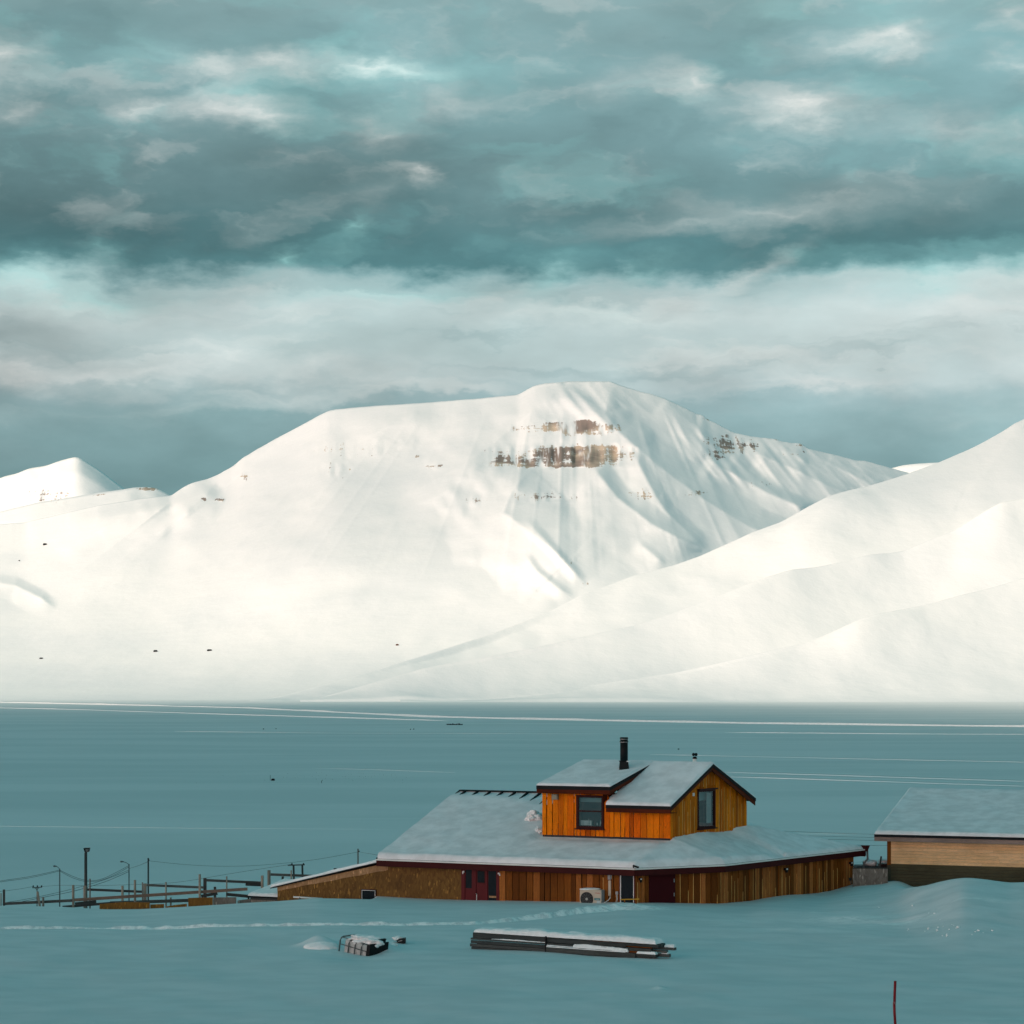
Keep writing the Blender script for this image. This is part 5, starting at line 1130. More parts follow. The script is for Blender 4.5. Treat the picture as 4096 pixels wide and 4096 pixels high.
# sledge leaning on the corner of the long wall
t = thing('wooden_sledge', 'grey wooden sledge with two cross boards leaning on the right end of the house', 'sledge', P(3395, 3560, c0_.y - 0.3) - UPV * 0.3)
YS = c0_.y - 0.25
for a, c in (((3380, 3488), (3390, 3580)), ((3399, 3484), (3409, 3580))):
    m = RB(1); p0 = P(*a, YS + 0.12); p1 = P(*c, YS - 0.15); m.bar(p0, p1, 0.045, 0.03); m.r = [0.2] * len(m.v); m.build('runner', M_GREYPOST if a[0] > 3390 else M_POLE, t)
for y0, y1 in ((3511, 3524), (3549, 3562)):
    m = RB(1); p0 = P(3380 + (4 if y0 > 3530 else 0), (y0 + y1) / 2 + 2, YS - 0.04); p1 = P(3407 + (4 if y0 > 3530 else 0), (y0 + y1) / 2 - 2, YS - 0.04); m.bar(p0, p1, 0.06, 0.13, up=UPV); m.r = [0.1] * len(m.v); m.build('cross_board', M_GREYWOOD, t)

# ---------------------------------------------------------------- small things in front of the wall
def gz(x, y): return float(ground_z(np.array([x]), np.array([y]))[0])
YB = 89.9
t = thing('bench', 'small yellow-topped trestle standing in the snow at the narrow dark doorway', 'trestle', P(2520, 3612, YB))
m = MB(); m.bar(P(2482, 3598, YB), P(2557, 3596, YB), 0.12, 0.035); m.build('top', M_YELLOW, t)
for a, c in ((2497, 2501), (2543, 2545)):
    m = RB(1); m.bar(P(a, 3599, YB), P(c, 3625, YB), 0.05, 0.06); m.r = [0.5] * len(m.v); m.build('leg', M_BROWN, t)
YPi = 94.2
t = thing('pipe', 'white plastic pipe on a little stand at the foot of the low brown annex', 'pipe', P(1220, 3592, YPi))
m = MB(); m.tube([P(1173, 3588, YPi), P(1290, 3595, YPi + 0.2)], 0.035, 10); m.build('tube', M_WHITE, t, True)
m = MB(); m.bar(P(1197, 3589, YPi), P(1203, 3606, YPi), 0.03); m.bar(P(1199, 3591, YPi), P(1190, 3604, YPi - 0.1), 0.02); m.bar(P(1199, 3591, YPi), P(1213, 3600, YPi - 0.1), 0.02); m.build('stand', M_GREYMET, t)

# ---------------------------------------------------------------- small grey shed
SZ = PZ(990, 3583, 26.15); YS0 = 98.6
FS = Facade(P(1003, 3600, YS0), dA)
t = thing('garden_shed', 'little grey panelled shed with snowy roof tucked behind the end of the brown annex', 'shed', P(1060, 3605, YS0) - UPV * 0.6)
us1 = FS.u(1150); zsh = FS.uz(1060, 3588)[1]
m = MB(); FS.box(m, 0.0, us1, 24.3, zsh, -1.9, 0.0)
m.build('wall', osb('osb_pale_grey', (0.20, 0.165, 0.135), (0.36, 0.30, 0.25)), t)
m = MB(); FS.box(m, FS.u(1064), FS.u(1064) + 0.015, 24.3, zsh - 0.13, 0.0, 0.004); m.build('joint', M_BLACK, t)
m = RB(1); FS.box(m, -0.01, us1, zsh - 0.13, zsh - 0.004, 0.003, 0.03); m.r = [0.5] * len(m.v); m.build('trim', M_GREYWOOD, t)
e0 = FS.pt(FS.u(991, 0.1), zsh + 0.02, 0.12); e1 = FS.pt(us1 + 0.1, zsh + 0.02, 0.12); r0 = FS.pt(0.5, zsh + 0.52, -1.9); r1 = FS.pt(us1 + 0.1, zsh + 0.52, -1.9)
m = MB(); prism(m, [e0, e1, r1, r0], 0.05); m.build('roof', M_ROOF, t)
snow_cover('roof_snow', [[e0, e1, r1, r0]], [(e0, e1), (r0, e0)], 0.11, t, M_SNOW, cell=0.14, seed=60, rr=0.10)
m = MB(); q = P(994, 3588, YS0 - 0.1); m.bar(q + UPV * 0.05, q - UPV * 0.09, 0.07); m.build('bracket', M_BLACK, t)

# ---------------------------------------------------------------- dog-yard fences on the left (posts and rails)
def zfoot(x, y): return gz(x, y) - 0.35
def post(parent, px, w, top, Y, mat=None, px2=None, name='post', rnd=True):
    a = P(px, top, Y); fx = (px2 if px2 is not None else px); b = P(fx, 3640, Y); zb = min(zfoot(b.x, Y), b.z - 0.1); b = Vector((b.x, Y, zb)) if px2 is None else P(fx, 3650, Y)
    m = RB(int(px)); W = w / F * Y
    if rnd: m.tube([b, a], [W / 2 * 1.05, W / 2], 10)
    else: m.bar(b, a, W, W)
    m.r = [m.rng.random()] * len(m.v); return m.build(name, mat or M_GREYPOST, parent, smooth=False)
def rail(parent, x0, y0, x1, y1, h, Y0, Y1, mat=None, name='rail', t=0.04):
    m = RB(int(x0 + y0)); a = P(x0, y0, Y0); b = P(x1, y1, Y1); m.bar(a, b, t, h / F * (Y0 + Y1) / 2); m.r = [m.rng.random()] * len(m.v); return m.build(name, mat or M_GREYWOOD, parent)
def panel(parent, pts, Y, mat, name='panel'):
    m = MB(); a = [P(x, y, Y) for x, y in pts]; m.add(a + [p + Vector((0, 0.03, 0)) for p in a], [list(range(len(a))), list(range(2 * len(a) - 1, len(a) - 1, -1))] + [(i, (i + 1) % len(a), len(a) + (i + 1) % len(a), len(a) + i) for i in range(len(a))])
    return m.build(name, mat, parent)
f1 = thing('rail_fence', 'long front rail of weathered posts, grey on the left and brownish towards the shed', 'fence', P(500, 3625, 96.0), 'rail fences of the snowy yard')
rail(f1, 20, 3615, 290, 3602, 11, 97.5, 96.5); rail(f1, 298, 3600, 990, 3556, 12, 96.4, 97.6, M_RAIL)
for px, w, top, p2 in ((293, 10, 3540, None), (540, 9, 3520, None), (799, 9.5, 3497, None)): post(f1, px, w, top, 96.2 + px * 0.0012, px2=p2)
post(f1, 150, 9, 3566, 96.6, px2=163)
f2 = thing('rail_fence', 'short dark rail between the floodlight pole and a square post, middle left', 'fence', P(460, 3600, 100.0), 'rail fences of the snowy yard')
rail(f2, 349, 3558, 568, 3567, 9.5, 100.5, 100.5, M_POLE); post(f2, 490, 10, 3543, 100.4); post(f2, 570, 5, 3529, 100.3); post(f2, 580, 12, 3534, 100.7, M_GREYPOST, rnd=False); post(f2, 360, 5.5, 3515, 100.3, M_RAIL)
f3 = thing('rail_fence', 'grey rail on three posts, highest behind the brown rail, left of the shed', 'fence', P(700, 3600, 103.0), 'rail fences of the snowy yard')
rail(f3, 577, 3540, 816, 3550, 9.5, 103, 103); post(f3, 664, 6.5, 3528, 102.9); post(f3, 820, 12, 3512, 103.1, M_POLE, rnd=False)
rail(f3, 826, 3521, 1043, 3531, 10, 103, 103); post(f3, 907, 5.5, 3505, 102.8)
panel(f3, [(982, 3529), (1046, 3532), (1046, 3546), (982, 3543)], 102.9, M_GREYWOOD, 'short_board')
f4 = thing('rail_fence', 'rail on a thick post seen over the snowy shed roof, beside the twin-legged pole', 'fence', P(1150, 3600, 108.0), 'rail fences of the snowy yard')
rail(f4, 1083, 3498, 1250, 3504, 10, 108, 108); post(f4, 1076, 13, 3481, 108); post(f4, 1165, 6, 3481, 107.8); post(f4, 1131, 9, 3506, 108.3, M_POLE, rnd=False)
f5 = thing('rail_fence', 'low dark bottom boards running behind the brown chipboard panels', 'fence', P(500, 3630, 98.0), 'rail fences of the snowy yard')
rail(f5, 250, 3628, 460, 3611, 10, 98, 98, M_POLE); rail(f5, 440, 3612, 770, 3601, 13, 98.2, 98.2); rail(f5, 300, 3615, 385, 3606, 11, 98.6, 98.6); post(f5, 683, 7, 3590, 98.4)
post(f5, 860, 9, 3547, 98.6, M_POLE, rnd=False); rail(f5, 805, 3585, 870, 3573, 12, 99, 99, M_POLE); rail(f5, 905, 3577, 1000, 3586, 12, 99, 99, M_POLE)
PAN = [([(398, 3616), (500, 3608), (599, 3610), (599, 3660), (398, 3660)], 96.0, M_OSBORANGE, 'long low orange-brown chipboard sheet at the left of the row'),
       ([(601, 3618), (656, 3616), (656, 3660), (601, 3660)], 96.1, M_OSBORANGE, 'short orange-brown chipboard sheet right after the long one'),
       ([(664, 3626), (700, 3620), (747, 3615), (747, 3660), (664, 3660)], 96.0, M_OSBORANGE, 'thin wedge of orange-brown chipboard mostly buried, left of the tall sheet'),
       ([(753, 3592), (851, 3589), (851, 3660), (753, 3660)], 95.9, M_OSBORANGE, 'tall orange-brown chipboard sheet below the round fence post'),
       ([(852.5, 3590), (945, 3589), (945, 3660), (852.5, 3660)], 95.95, M_OSBGREY, 'grey chipboard sheet between the tall orange one and the shed'),
       ([(950, 3602), (1004, 3595), (1004, 3660), (950, 3660)], 96.4, M_OSBGREY, 'low sloping grey chipboard sheet against the shed wall')]
for pts, Y, mt, lab in PAN: tag(panel(None, pts, Y, mt, 'chipboard_panel'), lab, 'panel', 'chipboard panels along the yard fence')
for px, w, top, Y, p2, mt, lab in ((173, 8.5, 3588, 96.8, None, M_GREYPOST, 'stubby pale post just right of the tilted post'), (16, 8, 3558, 97.6, None, M_POLE, 'dark square post near the left edge of the photo'),
       (4, 4.5, 3573, 97.8, None, M_GREYPOST, 'thin pale post at the very left edge of the photo'), (1049, 11, 3502, 101.5, None, M_GREYPOST, 'round-capped pale post behind the snowy shed roof'), (1341, 13, 3473, 112, None, M_POLE, 'short post top showing above the annex roof')):
    o = post(None, px, w, top, Y, mt, name='fence_post', rnd=(px != 16)); tag(o, lab, 'post', 'single posts around the yard')
# ---------------------------------------------------------------- poles, lamps, cables
def pole(name, label, cat, px, w, top, Y, mat=None, group=None):
    a = P(px, top, Y); t = thing(name, label, cat, (a.x, Y, gz(a.x, Y)), group); m = MB(); W = w / F * Y
    m.tube([(a.x, Y, gz(a.x, Y) - 0.4), (a.x, Y, a.z)], [W * 0.58, W * 0.46], 12); m.build('pole', mat or M_POLE, t, True); return t
t = pole('floodlight_pole', 'tall thick pole with a black floodlight on top, behind the yard fence', 'light pole', 343, 12.5, 3410, 99.0)
q = P(347, 3400, 99.0); m = MB()
m.hexa([q + Vector(v) for v in ((-0.08, -0.11, -0.095), (0.10, -0.11, -0.085), (0.10, 0.12, -0.085), (-0.08, 0.12, -0.095), (-0.13, -0.14, 0.09), (0.14, -0.16, 0.10), (0.14, 0.14, 0.10), (-0.13, 0.14, 0.09))]); m.build('floodlight', M_BLACK, t, bevel=0.02)
m = MB(); m.add([q + Vector(v) for v in ((-0.02, -0.125, -0.075), (0.085, -0.125, -0.07), (0.12, -0.157, 0.06), (-0.03, -0.150, 0.06))], [(0, 1, 2, 3)]); m.build('glass', M_GREYMET, t)
m = MB(); m.tube([P(345, 3412, 99), P(345, 3404, 99)], 0.04, 8); m.build('bracket', M_BLACK, t)
m = RB(2); m.tube([P(340, 3640, 98.8), P(340, 3543, 98.8)], 0.072, 12); m.r = [0.6] * len(m.v); m.build('support_post', M_GREYPOST, t)
for px, top, ax, ay, lab in ((239, 3475, 219, 3465, 'thin street lamp on the left, nearer the tall floodlight pole'), (516, 3456, 487, 3447, 'thin street lamp with a long arm, right of the tall floodlight pole')):
    t = pole('street_lamp', lab, 'street lamp', px, 4.4, top, 330.0, group='street lamps beyond the yard')
    m = MB(); m.tube([P(px, top + 2, 330), P((px + ax) / 2 + 3, (top + ay) / 2 - 1, 330), P(ax + 6, ay, 330)], 0.05, 6); m.build('arm', M_GREYMET, t, True)
    m = MB(); c = P(ax, ay, 330); m.tube([c + Vector((-0.22, 0, 0)), c + Vector((-0.1, 0, 0.02)), c + Vector((0.3, 0, 0))], [0.08, 0.14, 0.07], 8); m.build('lamp_head', M_GREYMET, t, True)
def ins(t, px, py, Y, s=1.0):
    m = MB(); c = P(px, py, Y); m.tube([c, c + UPV * 0.10 * s, c + UPV * 0.22 * s], [0.07 * s, 0.10 * s, 0.04 * s], 8); m.build('insulator', M_BLACK, t, True)
t = pole('utility_pole', 'short pole with a single cross-arm and three insulators at far left', 'utility pole', 148, 4.2, 3549, 280.0, group='utility poles')
m = MB(); m.bar(P(129, 3551, 280), P(168, 3548.5, 280), 0.16, 0.10); m.build('cross_arm', M_POLE, t)
m = MB(); m.bar(P(138, 3551, 280), P(147, 3558, 280), 0.06); m.bar(P(158, 3550, 280), P(149, 3558, 280), 0.06); m.build('brace', M_POLE, t)
for a in (133, 149.5, 166.5): ins(t, a, 3548, 280, 1.0)
t = pole('utility_pole', 'plain pole carrying a cable, between the second street lamp and the round post', 'utility pole', 593, 7, 3432, 200.0, group='utility poles'); ins(t, 596, 3442, 199.9, 0.5)
t = pole('utility_pole', 'plain pole rising behind the snowy annex roof', 'utility pole', 1432, 6, 3395, 200.0, M_GREYWOOD if False else M_GREYPOST, group='utility poles'); ins(t, 1436, 3408, 199.9, 0.6)
t = thing('utility_pole', 'twin-legged dark pole with a cross-arm behind the shed', 'utility pole', P(1190, 3520, 250), 'utility poles')
for a, c, top in ((1174, 1179, 3461), (1209, 1215, 3457)):
    m = MB(); p0 = P(a, top, 250); g_ = P(c, 3640, 250); p1 = p0 + (g_ - p0) * 1.9; m.tube([p1, p0], [0.13, 0.11], 8); m.build('leg', M_POLE, t, True)
m = MB(); m.bar(P(1151, 3461, 250), P(1219, 3459, 250), 0.14, 0.12); m.build('cross_arm', M_POLE, t)
for a in (1168, 1214): ins(t, a, 3459, 250, 0.9)
def cable(pts, Y, r, label, name='power_cable', group='overhead cables'):
    r = r * 0.65; Ys = Y if isinstance(Y, (list, tuple)) else [Y] * len(pts)
    W = [P(a, b, y) for (a, b), y in zip(pts, Ys)]; out = []
    n = len(W)
    for i in range(n - 1):      # smooth curve through the surveyed points
        p0, p1, p2, p3 = W[max(i - 1, 0)], W[i], W[i + 1], W[min(i + 2, n - 1)]
        for k in range(6):
            t = k / 6; out.append(0.5 * ((2 * p1) + (p2 - p0) * t + (2 * p0 - 5 * p1 + 4 * p2 - p3) * t * t + (3 * p1 - p0 - 3 * p2 + p3) * t ** 3))
    out.append(W[-1]); m = MB(); m.tube(out, r, 6); return tag(m.build(name, M_CABLE, None, True), label, 'cable', group)
cable([(593, 3443), (750, 3459), (900, 3465), (1050, 3460), (1250, 3440), (1432, 3408)], 200, 0.022, 'sagging cable between the two plain poles')
ti = P(1524, 3424, 96)
cable([(1436, 3408), (1480, 3415), (1524, 3423)], [200, 140, 96], 0.015, 'cable end running down to the house roof corner')
m = MB(); m.tube([P(1524, 3440, 96), P(1524, 3424, 96), P(1524, 3417, 96)], [0.05, 0.06, 0.02], 8); o = m.build('cable_bracket', M_BLACK, house, True)
cable([(-120, 3545), (0, 3524), (120, 3506), (239, 3480)], 330, 0.05, 'upper cable leaving the left street lamp to the left')
cable([(-120, 3548), (0, 3528), (120, 3511), (239, 3484)], 330, 0.05, 'lower cable leaving the left street lamp to the left')
cable([(239, 3480), (290, 3505), (345, 3521), (400, 3518), (460, 3492), (516, 3462)], 330, 0.05, 'upper sagging cable between the two street lamps')
cable([(239, 3484), (290, 3511), (345, 3526), (400, 3522), (460, 3499), (516, 3467)], 330, 0.05, 'lower sagging cable between the two street lamps')
cable([(516, 3474), (555, 3462), (593, 3446)], [330, 260, 200], 0.035, 'short cable from the right street lamp up to the plain pole')
cable([(20, 3611), (150, 3588), (300, 3553), (420, 3518), (516, 3480)], [300, 305, 312, 320, 330], 0.045, 'upper long cable falling left from the right street lamp')
cable([(90, 3606), (200, 3584), (300, 3563), (420, 3527), (516, 3486)], [300, 305, 312, 320, 330], 0.055, 'lower long cable falling left from the right street lamp')
cable([(168, 3546), (250, 3541), (350, 3543), (480, 3540), (700, 3530), (950, 3490), (1168, 3457)], [280, 278, 275, 270, 262, 255, 250], 0.03, 'faint cable from the cross-armed pole to the twin-legged pole')
cable([(-80, 3575), (50, 3560), (133, 3546)], 280, 0.03, 'faint cable reaching the cross-armed pole from the left')
for k, (a, b) in enumerate(((3322, 3337), (3338, 3350), (3354, 3362), (3372, 3382))):
    cable([(2950, a - 7), (3150, a + 3), (3350, b - 4), (3500, b), (3750, b + 2)], 180, 0.020, ('topmost', 'second', 'third', 'lowest')[k] + ' of the four cables between house roof and outbuilding')

# ---------------------------------------------------------------- stack of old planks
zP = 26.06
A0 = PZ(1884, 3796, zP); B0 = PZ(2668, 3852, zP - 0.05); dP = (B0 - A0).normalized(); LP = (B0 - A0).length
nP = Vector((-dP.y, dP.x, 0)).normalized(); uPn = dP.cross(nP) * -1
if uPn.z < 0: uPn = -uPn
def upx(px):      # distance along the stack for a photo column
    q = ray_plane(px, 3780, A0, nP); return (q - A0).dot(dP)
def plank(x0, x1, z0, z1, y0, y1, label, mat=None, seed=0):
    m = RB(seed); m.box(A0, dP, nP, uPn, (upx(x0), y0, z0), (upx(x1), y1, z1)); m.r = [m.rng.random()] * len(m.v)
    o = m.build('plank', mat or M_GREYWOOD, None, bevel=0.006); return tag(o, label, 'plank', 'old planks stacked in the snow')
PL = [(1885, 2545, -0.06, 0.075, 0.0, 0.20, 'long dark plank at the bottom front of the stack, its left end white with snow'),
      (1880, 2180, 0.085, 0.185, -0.01, 0.05, 'dark plank at the lower left of the stack, just above the bottom one'),
      (1883, 2181, 0.20, 0.30, -0.004, 0.05, 'dark plank at the left, under the thin one that sticks out'),
      (2182, 2542, 0.082, 0.235, -0.012, 0.05, 'broad dark plank on edge in the middle, ending at the step on the right'),
      (2182, 2470, 0.24, 0.285, -0.005, 0.06, 'narrow batten along the middle ledge right of the strap'),
      (2540, 2636, -0.04, 0.05, 0.0, 0.22, 'short plank low down at the right, under the snowy one'),
      (2470, 2692, -0.10, -0.045, 0.05, 0.25, 'lowest plank, its tip touching the snow at far right'),
      (2544, 2622, 0.13, 0.235, 0.02, 0.24, 'short plank with snow on top below the brownish gap at the right'),
      (1880, 2425, 0.315, 0.375, 0.03, 0.25, 'thin plank sticking out a little at the upper left'),
      (1888, 2182, 0.385, 0.56, 0.05, 0.11, 'broad brown-stained plank on edge at the top left, spike of rail below it'),
      (2184, 2500, 0.40, 0.54, 0.05, 0.11, 'broad plank on edge at the top middle, right of the strap'),
      (2500, 2628, 0.46, 0.55, 0.06, 0.26, 'end of the top plank running out to the right'),
      (2510, 2602, 0.31, 0.41, 0.03, 0.22, 'grey-faced plank protruding below the top one at the right'),
      (2400, 2652, 0.28, 0.36, 0.26, 0.42, 'dark plank end in the second row back at the right'),
      (2300, 2676, 0.36, 0.45, 0.44, 0.60, 'farthest reaching plank end at the right, capped with snow'),
      (2300, 2660, 0.14, 0.24, 0.30, 0.48, 'dark plank end, second lowest of those poking out right'),
      (1890, 2630, 0.45, 0.56, 0.30, 0.62, 'wide plank lying at the back under the snow cover'),
      (1900, 2600, 0.10, 0.28, 0.12, 0.24, 'inner plank seen through the gaps of the stack'),
      (2360, 2600, 0.42, 0.55, 0.12, 0.26, 'brown plank behind the top row at the right'),
      (2500, 2596, 0.245, 0.30, 0.10, 0.28, 'brown-stained plank in the gap at the right')]
for i, p in enumerate(PL): plank(*p, mat=(M_BROWN if i in (18, 19) else M_POLE if i in (17,) else None), seed=80 + i)
def snowstrip(x0, x1, z, y0, y1, T, label, seed=0, rr=0.06):
    c = [A0 + dP * upx(a) + nP * b + uPn * z for a, b in ((x0, y0), (x1, y0), (x1, y1), (x0, y1))]
    o = snow_cover('snow_layer', [c], [(c[0], c[1]), (c[1], c[2]), (c[2], c[3]), (c[3], c[0])], T, None, M_SNOW, cell=0.09, seed=seed, rr=rr, amp=0.7, lift=0.0); return tag(o, label, 'snow', 'snow lying on the plank stack')
snowstrip(1892, 2622, 0.57, 0.03, 0.66, 0.14, 'thick long crust of snow covering the top of the plank stack', 70, 0.12)
snowstrip(2185, 2500, 0.245, -0.01, 0.12, 0.06, 'thin white line of snow on the middle ledge of the plank stack', 71, 0.04)
snowstrip(2290, 2512, 0.26, 0.0, 0.12, 0.12, 'ragged bank of snow filling the gap in the middle of the plank stack', 72, 0.07)
snowstrip(1964, 2180, 0.375, 0.03, 0.09, 0.022, 'fine line of snow under the top left plank', 73, 0.02)
snowstrip(2546, 2622, 0.237, 0.0, 0.2, 0.07, 'small cushion of snow on the short right plank', 74, 0.05)
snowstrip(2634, 2674, 0.452, 0.44, 0.60, 0.08, 'snow cap on the farthest reaching plank end', 75, 0.05)
snowstrip(2630, 2656, 0.245, 0.30, 0.46, 0.06, 'snow on the second lowest plank end', 76, 0.05)
m = MB(); x = upx(2182); m.box(A0, dP, nP, uPn, (x - 0.012, -0.022, -0.06), (x + 0.03, 0.02, 0.60)); tag(m.build('strap', M_BLACK, None), 'dark upright strap round the middle of the plank stack', 'strap')

# ---------------------------------------------------------------- caged tank half buried
zT = 25.98
T0 = PZ(1355, 3812, zT); yaw = R(-37); tilt = R(-9)
ex = Vector((math.cos(yaw) * math.cos(tilt), math.sin(yaw) * math.cos(tilt), math.sin(tilt))); ey = Vector((-math.sin(yaw), math.cos(yaw), 0)); ez = ex.cross(ey)
t = thing('water_tank', 'white plastic tank in a steel cage lying half buried with snow on top', 'tank', T0 - UPV * 0.3)
LT, WT, HT = 1.20, 0.86, 0.56
def tp(x, y, z): return T0 + ex * x + ey * y + ez * z
m = MB(); m.box(T0, ex, ey, ez, (0.16, 0.04, -0.45), (LT - 0.02, WT - 0.04, HT - 0.04)); m.build('tank', M_TANK, t, bevel=0.06)
def ctube(pts, r, name): q = MB(); q.tube([tp(*p) for p in pts], r, 8); q.build(name, M_GREYMET, t, True)
ctube([(0, 0, -0.5), (0, 0, HT - 0.12), (0.01, 0.03, HT - 0.03), (0.03, 0.10, HT + 0.01), (0.03, WT - 0.1, HT + 0.01)], 0.026, 'cage_end')
for i, x in enumerate((0.40, 0.68, 0.96)): ctube([(x, -0.01, -0.5), (x, -0.01, HT - 0.14), (x + 0.01, 0.03, HT - 0.04), (x + 0.05, 0.14, HT + 0.0)], 0.022, 'cage_bar')
for z in (HT - 0.24, -0.02): ctube([(0, 0.0, z), (LT, 0.0, z)], 0.017, 'cage_rail')
ctube([(0.02, 0.10, HT - 0.02), (LT, 0.10, HT - 0.02)], 0.016, 'cage_rail')
m = MB(); m.box(T0, ex, ey, ez, (LT + 0.10, -0.02, -0.5), (LT + 0.135, WT + 0.08, HT + 0.04))
m.box(T0, ex, ey, ez, (LT, -0.02, -0.5), (LT + 0.10, 0.03, HT - 0.0))
for k in range(5): y = 0.50 + k * 0.07; m.box(T0, ex, ey, ez, (LT + 0.02, y, HT + 0.04), (LT + 0.10, y + 0.035, HT + 0.12))
m.box(T0, ex, ey, ez, (LT + 0.02, 0.48, HT + 0.12), (LT + 0.10, 0.84, HT + 0.15)); m.build('pallet_base', M_BLACK, t)
m = MB()
for k in range(5): y = 0.10 + k * 0.10; m.box(T0, ex, ey, ez, (LT + 0.136, y, 0.0), (LT + 0.150, y + 0.04, 0.14))
m.build('slot', M_WHITE, t) if False else None
for k, (x, y, rx, ry, rz) in enumerate(((0.62, 0.5, 0.50, 0.42, 0.16), (1.02, 0.42, 0.34, 0.36, 0.17), (0.30, 0.55, 0.28, 0.34, 0.10))):
    lump('snow_cap', tp(x, y, HT + 0.0), rx, ry, rz, M_SNOW, t, seed=20 + k * 3, amp=0.5)
q = P(1570, 3790, 77.0); o = lump('snow_lump', P(1545, 3786, 76.6), 0.34, 0.36, 0.20, M_SNOW, None, seed=31, amp=0.45); tag(o, 'knobbly snow lump between the tank and the small black crate', 'snow lump', 'snow heaps by the tank')
o = lump('snow_lump', P(1285, 3796, 76.4), 0.62, 0.42, 0.28, M_SNOW, None, seed=37, amp=0.12, sub=4); tag(o, 'smooth white drift bulging left of the caged tank', 'snow lump', 'snow heaps by the tank')
t = thing('plastic_crate', 'small black crate corner poking out of the snow right of the tank', 'crate', P(1605, 3775, 77.5))
m = MB(); p0, p1, p2, p3 = P(1580, 3757, 77.6), P(1622, 3754, 77.2), P(1622, 3774, 77.2), P(1592, 3772, 77.5)
m.add([p0, p3, p2, p1, p0 + Vector((0, .35, 0)), p3 + Vector((0, .35, 0)), p2 + Vector((0, .35, 0)), p1 + Vector((0, .35, 0))], HF); m.build('body', M_BLACK, t, bevel=0.01)
m = MB(); m.bar(P(1593, 3765, 77.3), P(1609, 3762, 77.2), 0.012, 0.014); m.build('rim', M_STEEL, t)
lump('snow_cap', P(1592, 3753, 77.7), 0.20, 0.22, 0.09, M_SNOW, t, seed=44, amp=0.4, sub=3)

# ---------------------------------------------------------------- red marker stake, snow clods, far specks
YK = 59.0
m = MB(); m.tube([P(3581, 3924, YK), P(3579, 3968, YK), P(3578, 4010, YK)], 0.036, 12); k0 = m.build('stake', M_STAKE, None, True)
t = thing('marker_stake', 'bent dark red plastic marker stake standing in the snow at the lower right', 'stake', P(3584, 4150, YK)); k0.parent = t; k0.location = -t.location; k0.name = 'upper_piece'
m = MB(); m.tube([P(3577, 4010, YK), P(3578, 4050, YK), P(3581, 4095, YK), P(3584, 4170, YK)], 0.036, 12); m.build('lower_piece', M_STAKE, t, True)
m = MB(); m.tube([P(3578, 4006, YK), P(3577.5, 4016, YK)], 0.038, 12); m.build('crease', plain('scuffed_pink', (0.30, 0.10, 0.10)), t, True)
CL = [(3651,3621,6),(3738,3652,6),(3760,3678,3),(3714,3711,6),(3786,3745,3.5),(3749,3719,8),(3712,3716,4),(3634,3716,4),(3630,3722,3),(3797,3716,4),(3808,3698,3),(3815,3700,3),(3774,3704,4),(3752,3707,5),(3832,3707,9),(3825,3711,4),
      (3914,3720,9),(3901,3726,5),(3968,3720,6),(3888,3738,4),(3933,3730,3),(3788,3738,8),(3700,3724,3),(3516,3629,3),(3715,3651,3),(3770,3742,4)]
bpy.context.view_layer.update(); dgc = bpy.context.evaluated_depsgraph_get()
CL.sort(); ORD = 'leftmost,second,third,fourth,fifth,sixth,seventh,eighth,ninth,tenth,eleventh,twelfth,thirteenth,fourteenth,fifteenth,sixteenth,seventeenth,eighteenth,nineteenth,twentieth,twenty-first,twenty-second,twenty-third,twenty-fourth,twenty-fifth,rightmost'.split(',')
for i, (a, b, r) in enumerate(CL):
    d = Vector(((a - CX) / F, 1, -(b + r * 0.4 - HY) / F)); hit = scene.ray_cast(dgc, Vector((0, 0, CAMZ)) + d * 40, d.normalized()); q = hit[1] if hit[0] else PZ(a, b, 26.1)
    s = r / F * q.y * 0.75
    o = lump('snow_clod', q + UPV * (0.25 * s), s, s, s * 0.75, M_SNOW, None, seed=i * 2.3, amp=0.5, sub=2)
    near = 'large' if r >= 8 else 'middling' if r >= 5 else 'tiny'
    tag(o, '%s white snow clod, %s%s of those scattered below the outbuilding' % (near, ORD[i], '' if i in (0, 25) else ' from the left'), 'snow clod', 'snow clods below the outbuilding')
def far(px, py): 
    q = PZ(px, py, 0.0); return q
q = far(1815, 2900); sc1 = q.y / F; t = thing('debris_row', 'long low dark row of jagged wreckage far out on the shaded plain', 'wreckage', q)
m = MB(); rj = random.Random(3)
for a0, a1 in ((1786, 1830), (1832, 1847)):
    x = a0
    while x < a1:
        w = rj.uniform(2, 5); h = rj.uniform(3, 7); p = Vector(((x - CX) * sc1, q.y, 0)); m.hexa([p + Vector(v) for v in ((0, -1, -0.2), (w * sc1, -1, -0.2), (w * sc1, 1, -0.2), (0, 1, -0.2), (0.2 * w * sc1, -0.8, h * sc1), (0.8 * w * sc1, -0.8, h * sc1), (0.8 * w * sc1, 0.8, h * sc1), (0.2 * w * sc1, 0.8, h * sc1))]); x += w * 0.8
m.build('timbers', M_BLACK, t)
def speck(name, px, py, w, h, label, cat, z=0.0, Y=None, mat=None, hut=True):
    q = P(px, py, Y) if Y else PZ(px, py, z); s = q.y / F; W, H = w * s, h * s
    m = MB(); m.abox((q.x - W / 2, q.y - W * 0.35, q.z - 0.5 * H), (q.x + W / 2, q.y + W * 0.35, q.z + H * 0.6))
    m.hexa([Vector((q.x + a * W, q.y + b * W, q.z + c * H)) for a, b, c in ((-.5, -.4, .602), (.5, -.4, .602), (.5, .4, .602), (-.5, .4, .602), (-.3, -.1, 1), (.35, -.1, 1), (.35, .1, 1), (-.3, .1, 1))])
    return tag(m.build(name, mat or M_BLACK, None), label, cat)
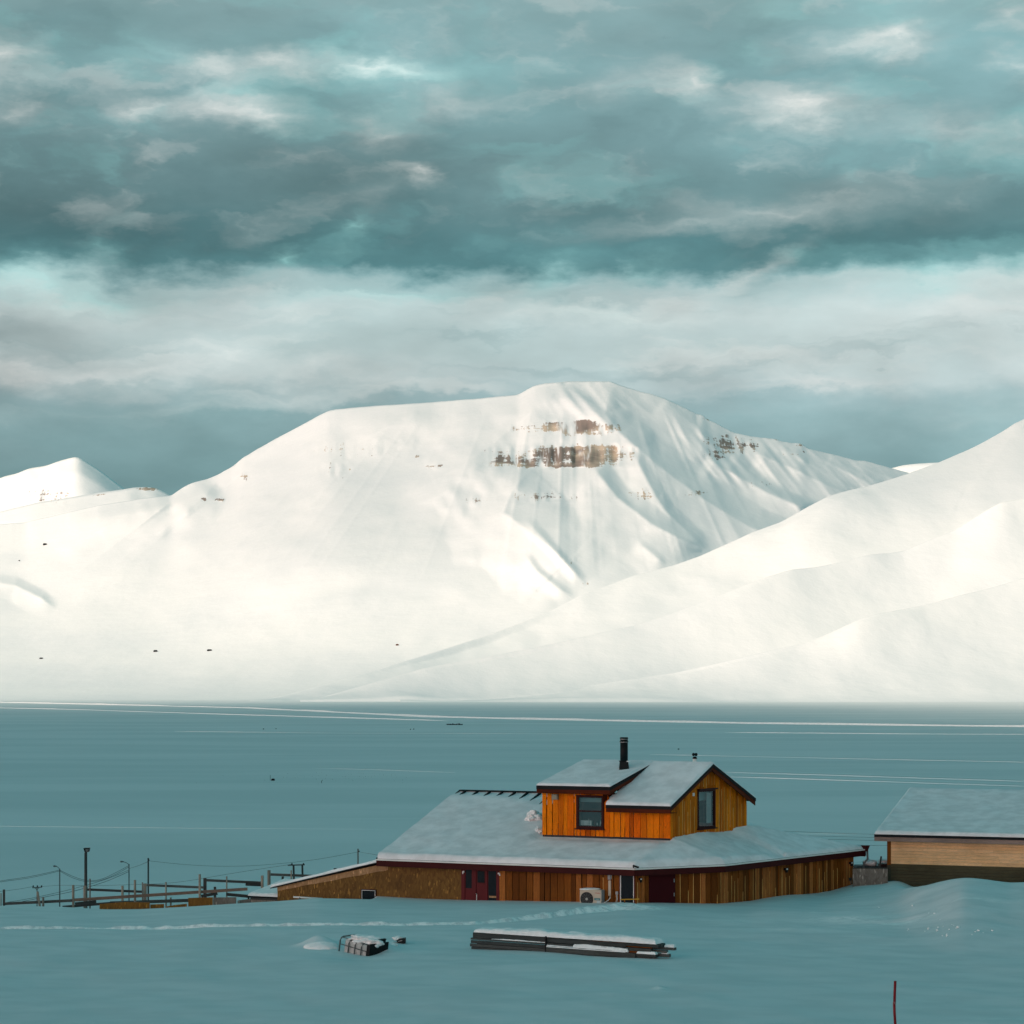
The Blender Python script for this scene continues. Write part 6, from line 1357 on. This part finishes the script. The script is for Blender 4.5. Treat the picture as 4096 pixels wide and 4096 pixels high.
speck('cabin', 1092, 3122, 14, 8, 'small dark box hut on the plain left of the house, thin mast beside it', 'hut')
q = PZ(1081, 3122, 0); m = MB(); m.bar(q, q + UPV * (22 * q.y / F), 0.12); tag(m.build('mast', M_BLACK, None), 'thin mast standing just left of the small dark hut', 'mast')
q = PZ(1287, 3133, 0); m = MB(); m.tube([q, q + Vector((-0.1, 0, 0.35)), q + Vector((0.0, 0, 0.8)), q + Vector((0.3, 0, 1.2))], 0.09, 6); tag(m.build('driftwood_branch', M_BLACK, None), 'dark bent branch sticking out of the plain right of the hut', 'branch')
speck('boulder', 1054, 2917, 5.5, 3, 'left of a pair of dark specks on the plain below the track', 'boulder'); speck('boulder', 1104, 2916, 4.5, 2.5, 'right of a pair of dark specks on the plain below the track', 'boulder')
speck('boulder', 1642, 2919, 4, 4, 'left dark dot just left of the dark wreckage row', 'boulder'); speck('boulder', 1655, 2918, 4, 4, 'right dark dot just left of the dark wreckage row', 'boulder')
speck('boulder', 4030, 2907, 15, 5, 'black wedge-shaped speck on the bright track at the far right edge', 'boulder'); speck('boulder', 2714, 2998, 7, 4, 'dark speck on the plain just left above the black roof cowls', 'boulder')
# cabins at the mountain foot: set them down on the slope by casting a ray
bpy.context.view_layer.update(); dg = bpy.context.evaluated_depsgraph_get()
def far_y(px, py):
    d = Vector(((px - CX) / F, 1, -(py - HY) / F)).normalized(); hit = scene.ray_cast(dg, Vector((0, 0, CAMZ)) + d * 3000, d); return hit[1].y if hit[0] else 5000.0
for px, py, w, h, lab in ((165, 2634, 13, 4, 'leftmost of three dark cabins at the mountain foot'), (622, 2606, 15, 6, 'middle one of three dark cabins at the mountain foot'), (838, 2602, 18, 5, 'rightmost of three dark cabins at the mountain foot'),
        (180, 2178, 14, 5, 'dark cabin in the valley below the left peak'), (77, 2243, 5, 3, 'tiny dark cabin at the far left, lower in the valley')):
    speck('cabin', px, py, w, h, lab, 'cabin', Y=far_y(px, py) - 4)
speck('cabin', 1589, 2580, 11, 4, 'orange-brown cabin on the pale slope above the plain', 'cabin', Y=far_y(1589, 2580) - 4, mat=M_BROWN)
# dry grass stems poking through the snow
rg = random.Random(5); m = MB()
for i in range(60):
    px = rg.choice([rg.gauss(1480, 60), rg.gauss(1300, 90), rg.gauss(1080, 120), rg.gauss(1560, 60)]); q = PZ(px, rg.gauss(3108, 14), 0.0); h = rg.uniform(0.15, 0.5); m.bar(q, q + Vector((rg.uniform(-.15, .15), 0, h)), 0.05)
tag(m.build('dry_grass', plain('dry_grass', (0.05, 0.05, 0.04)), None), kind='stuff')
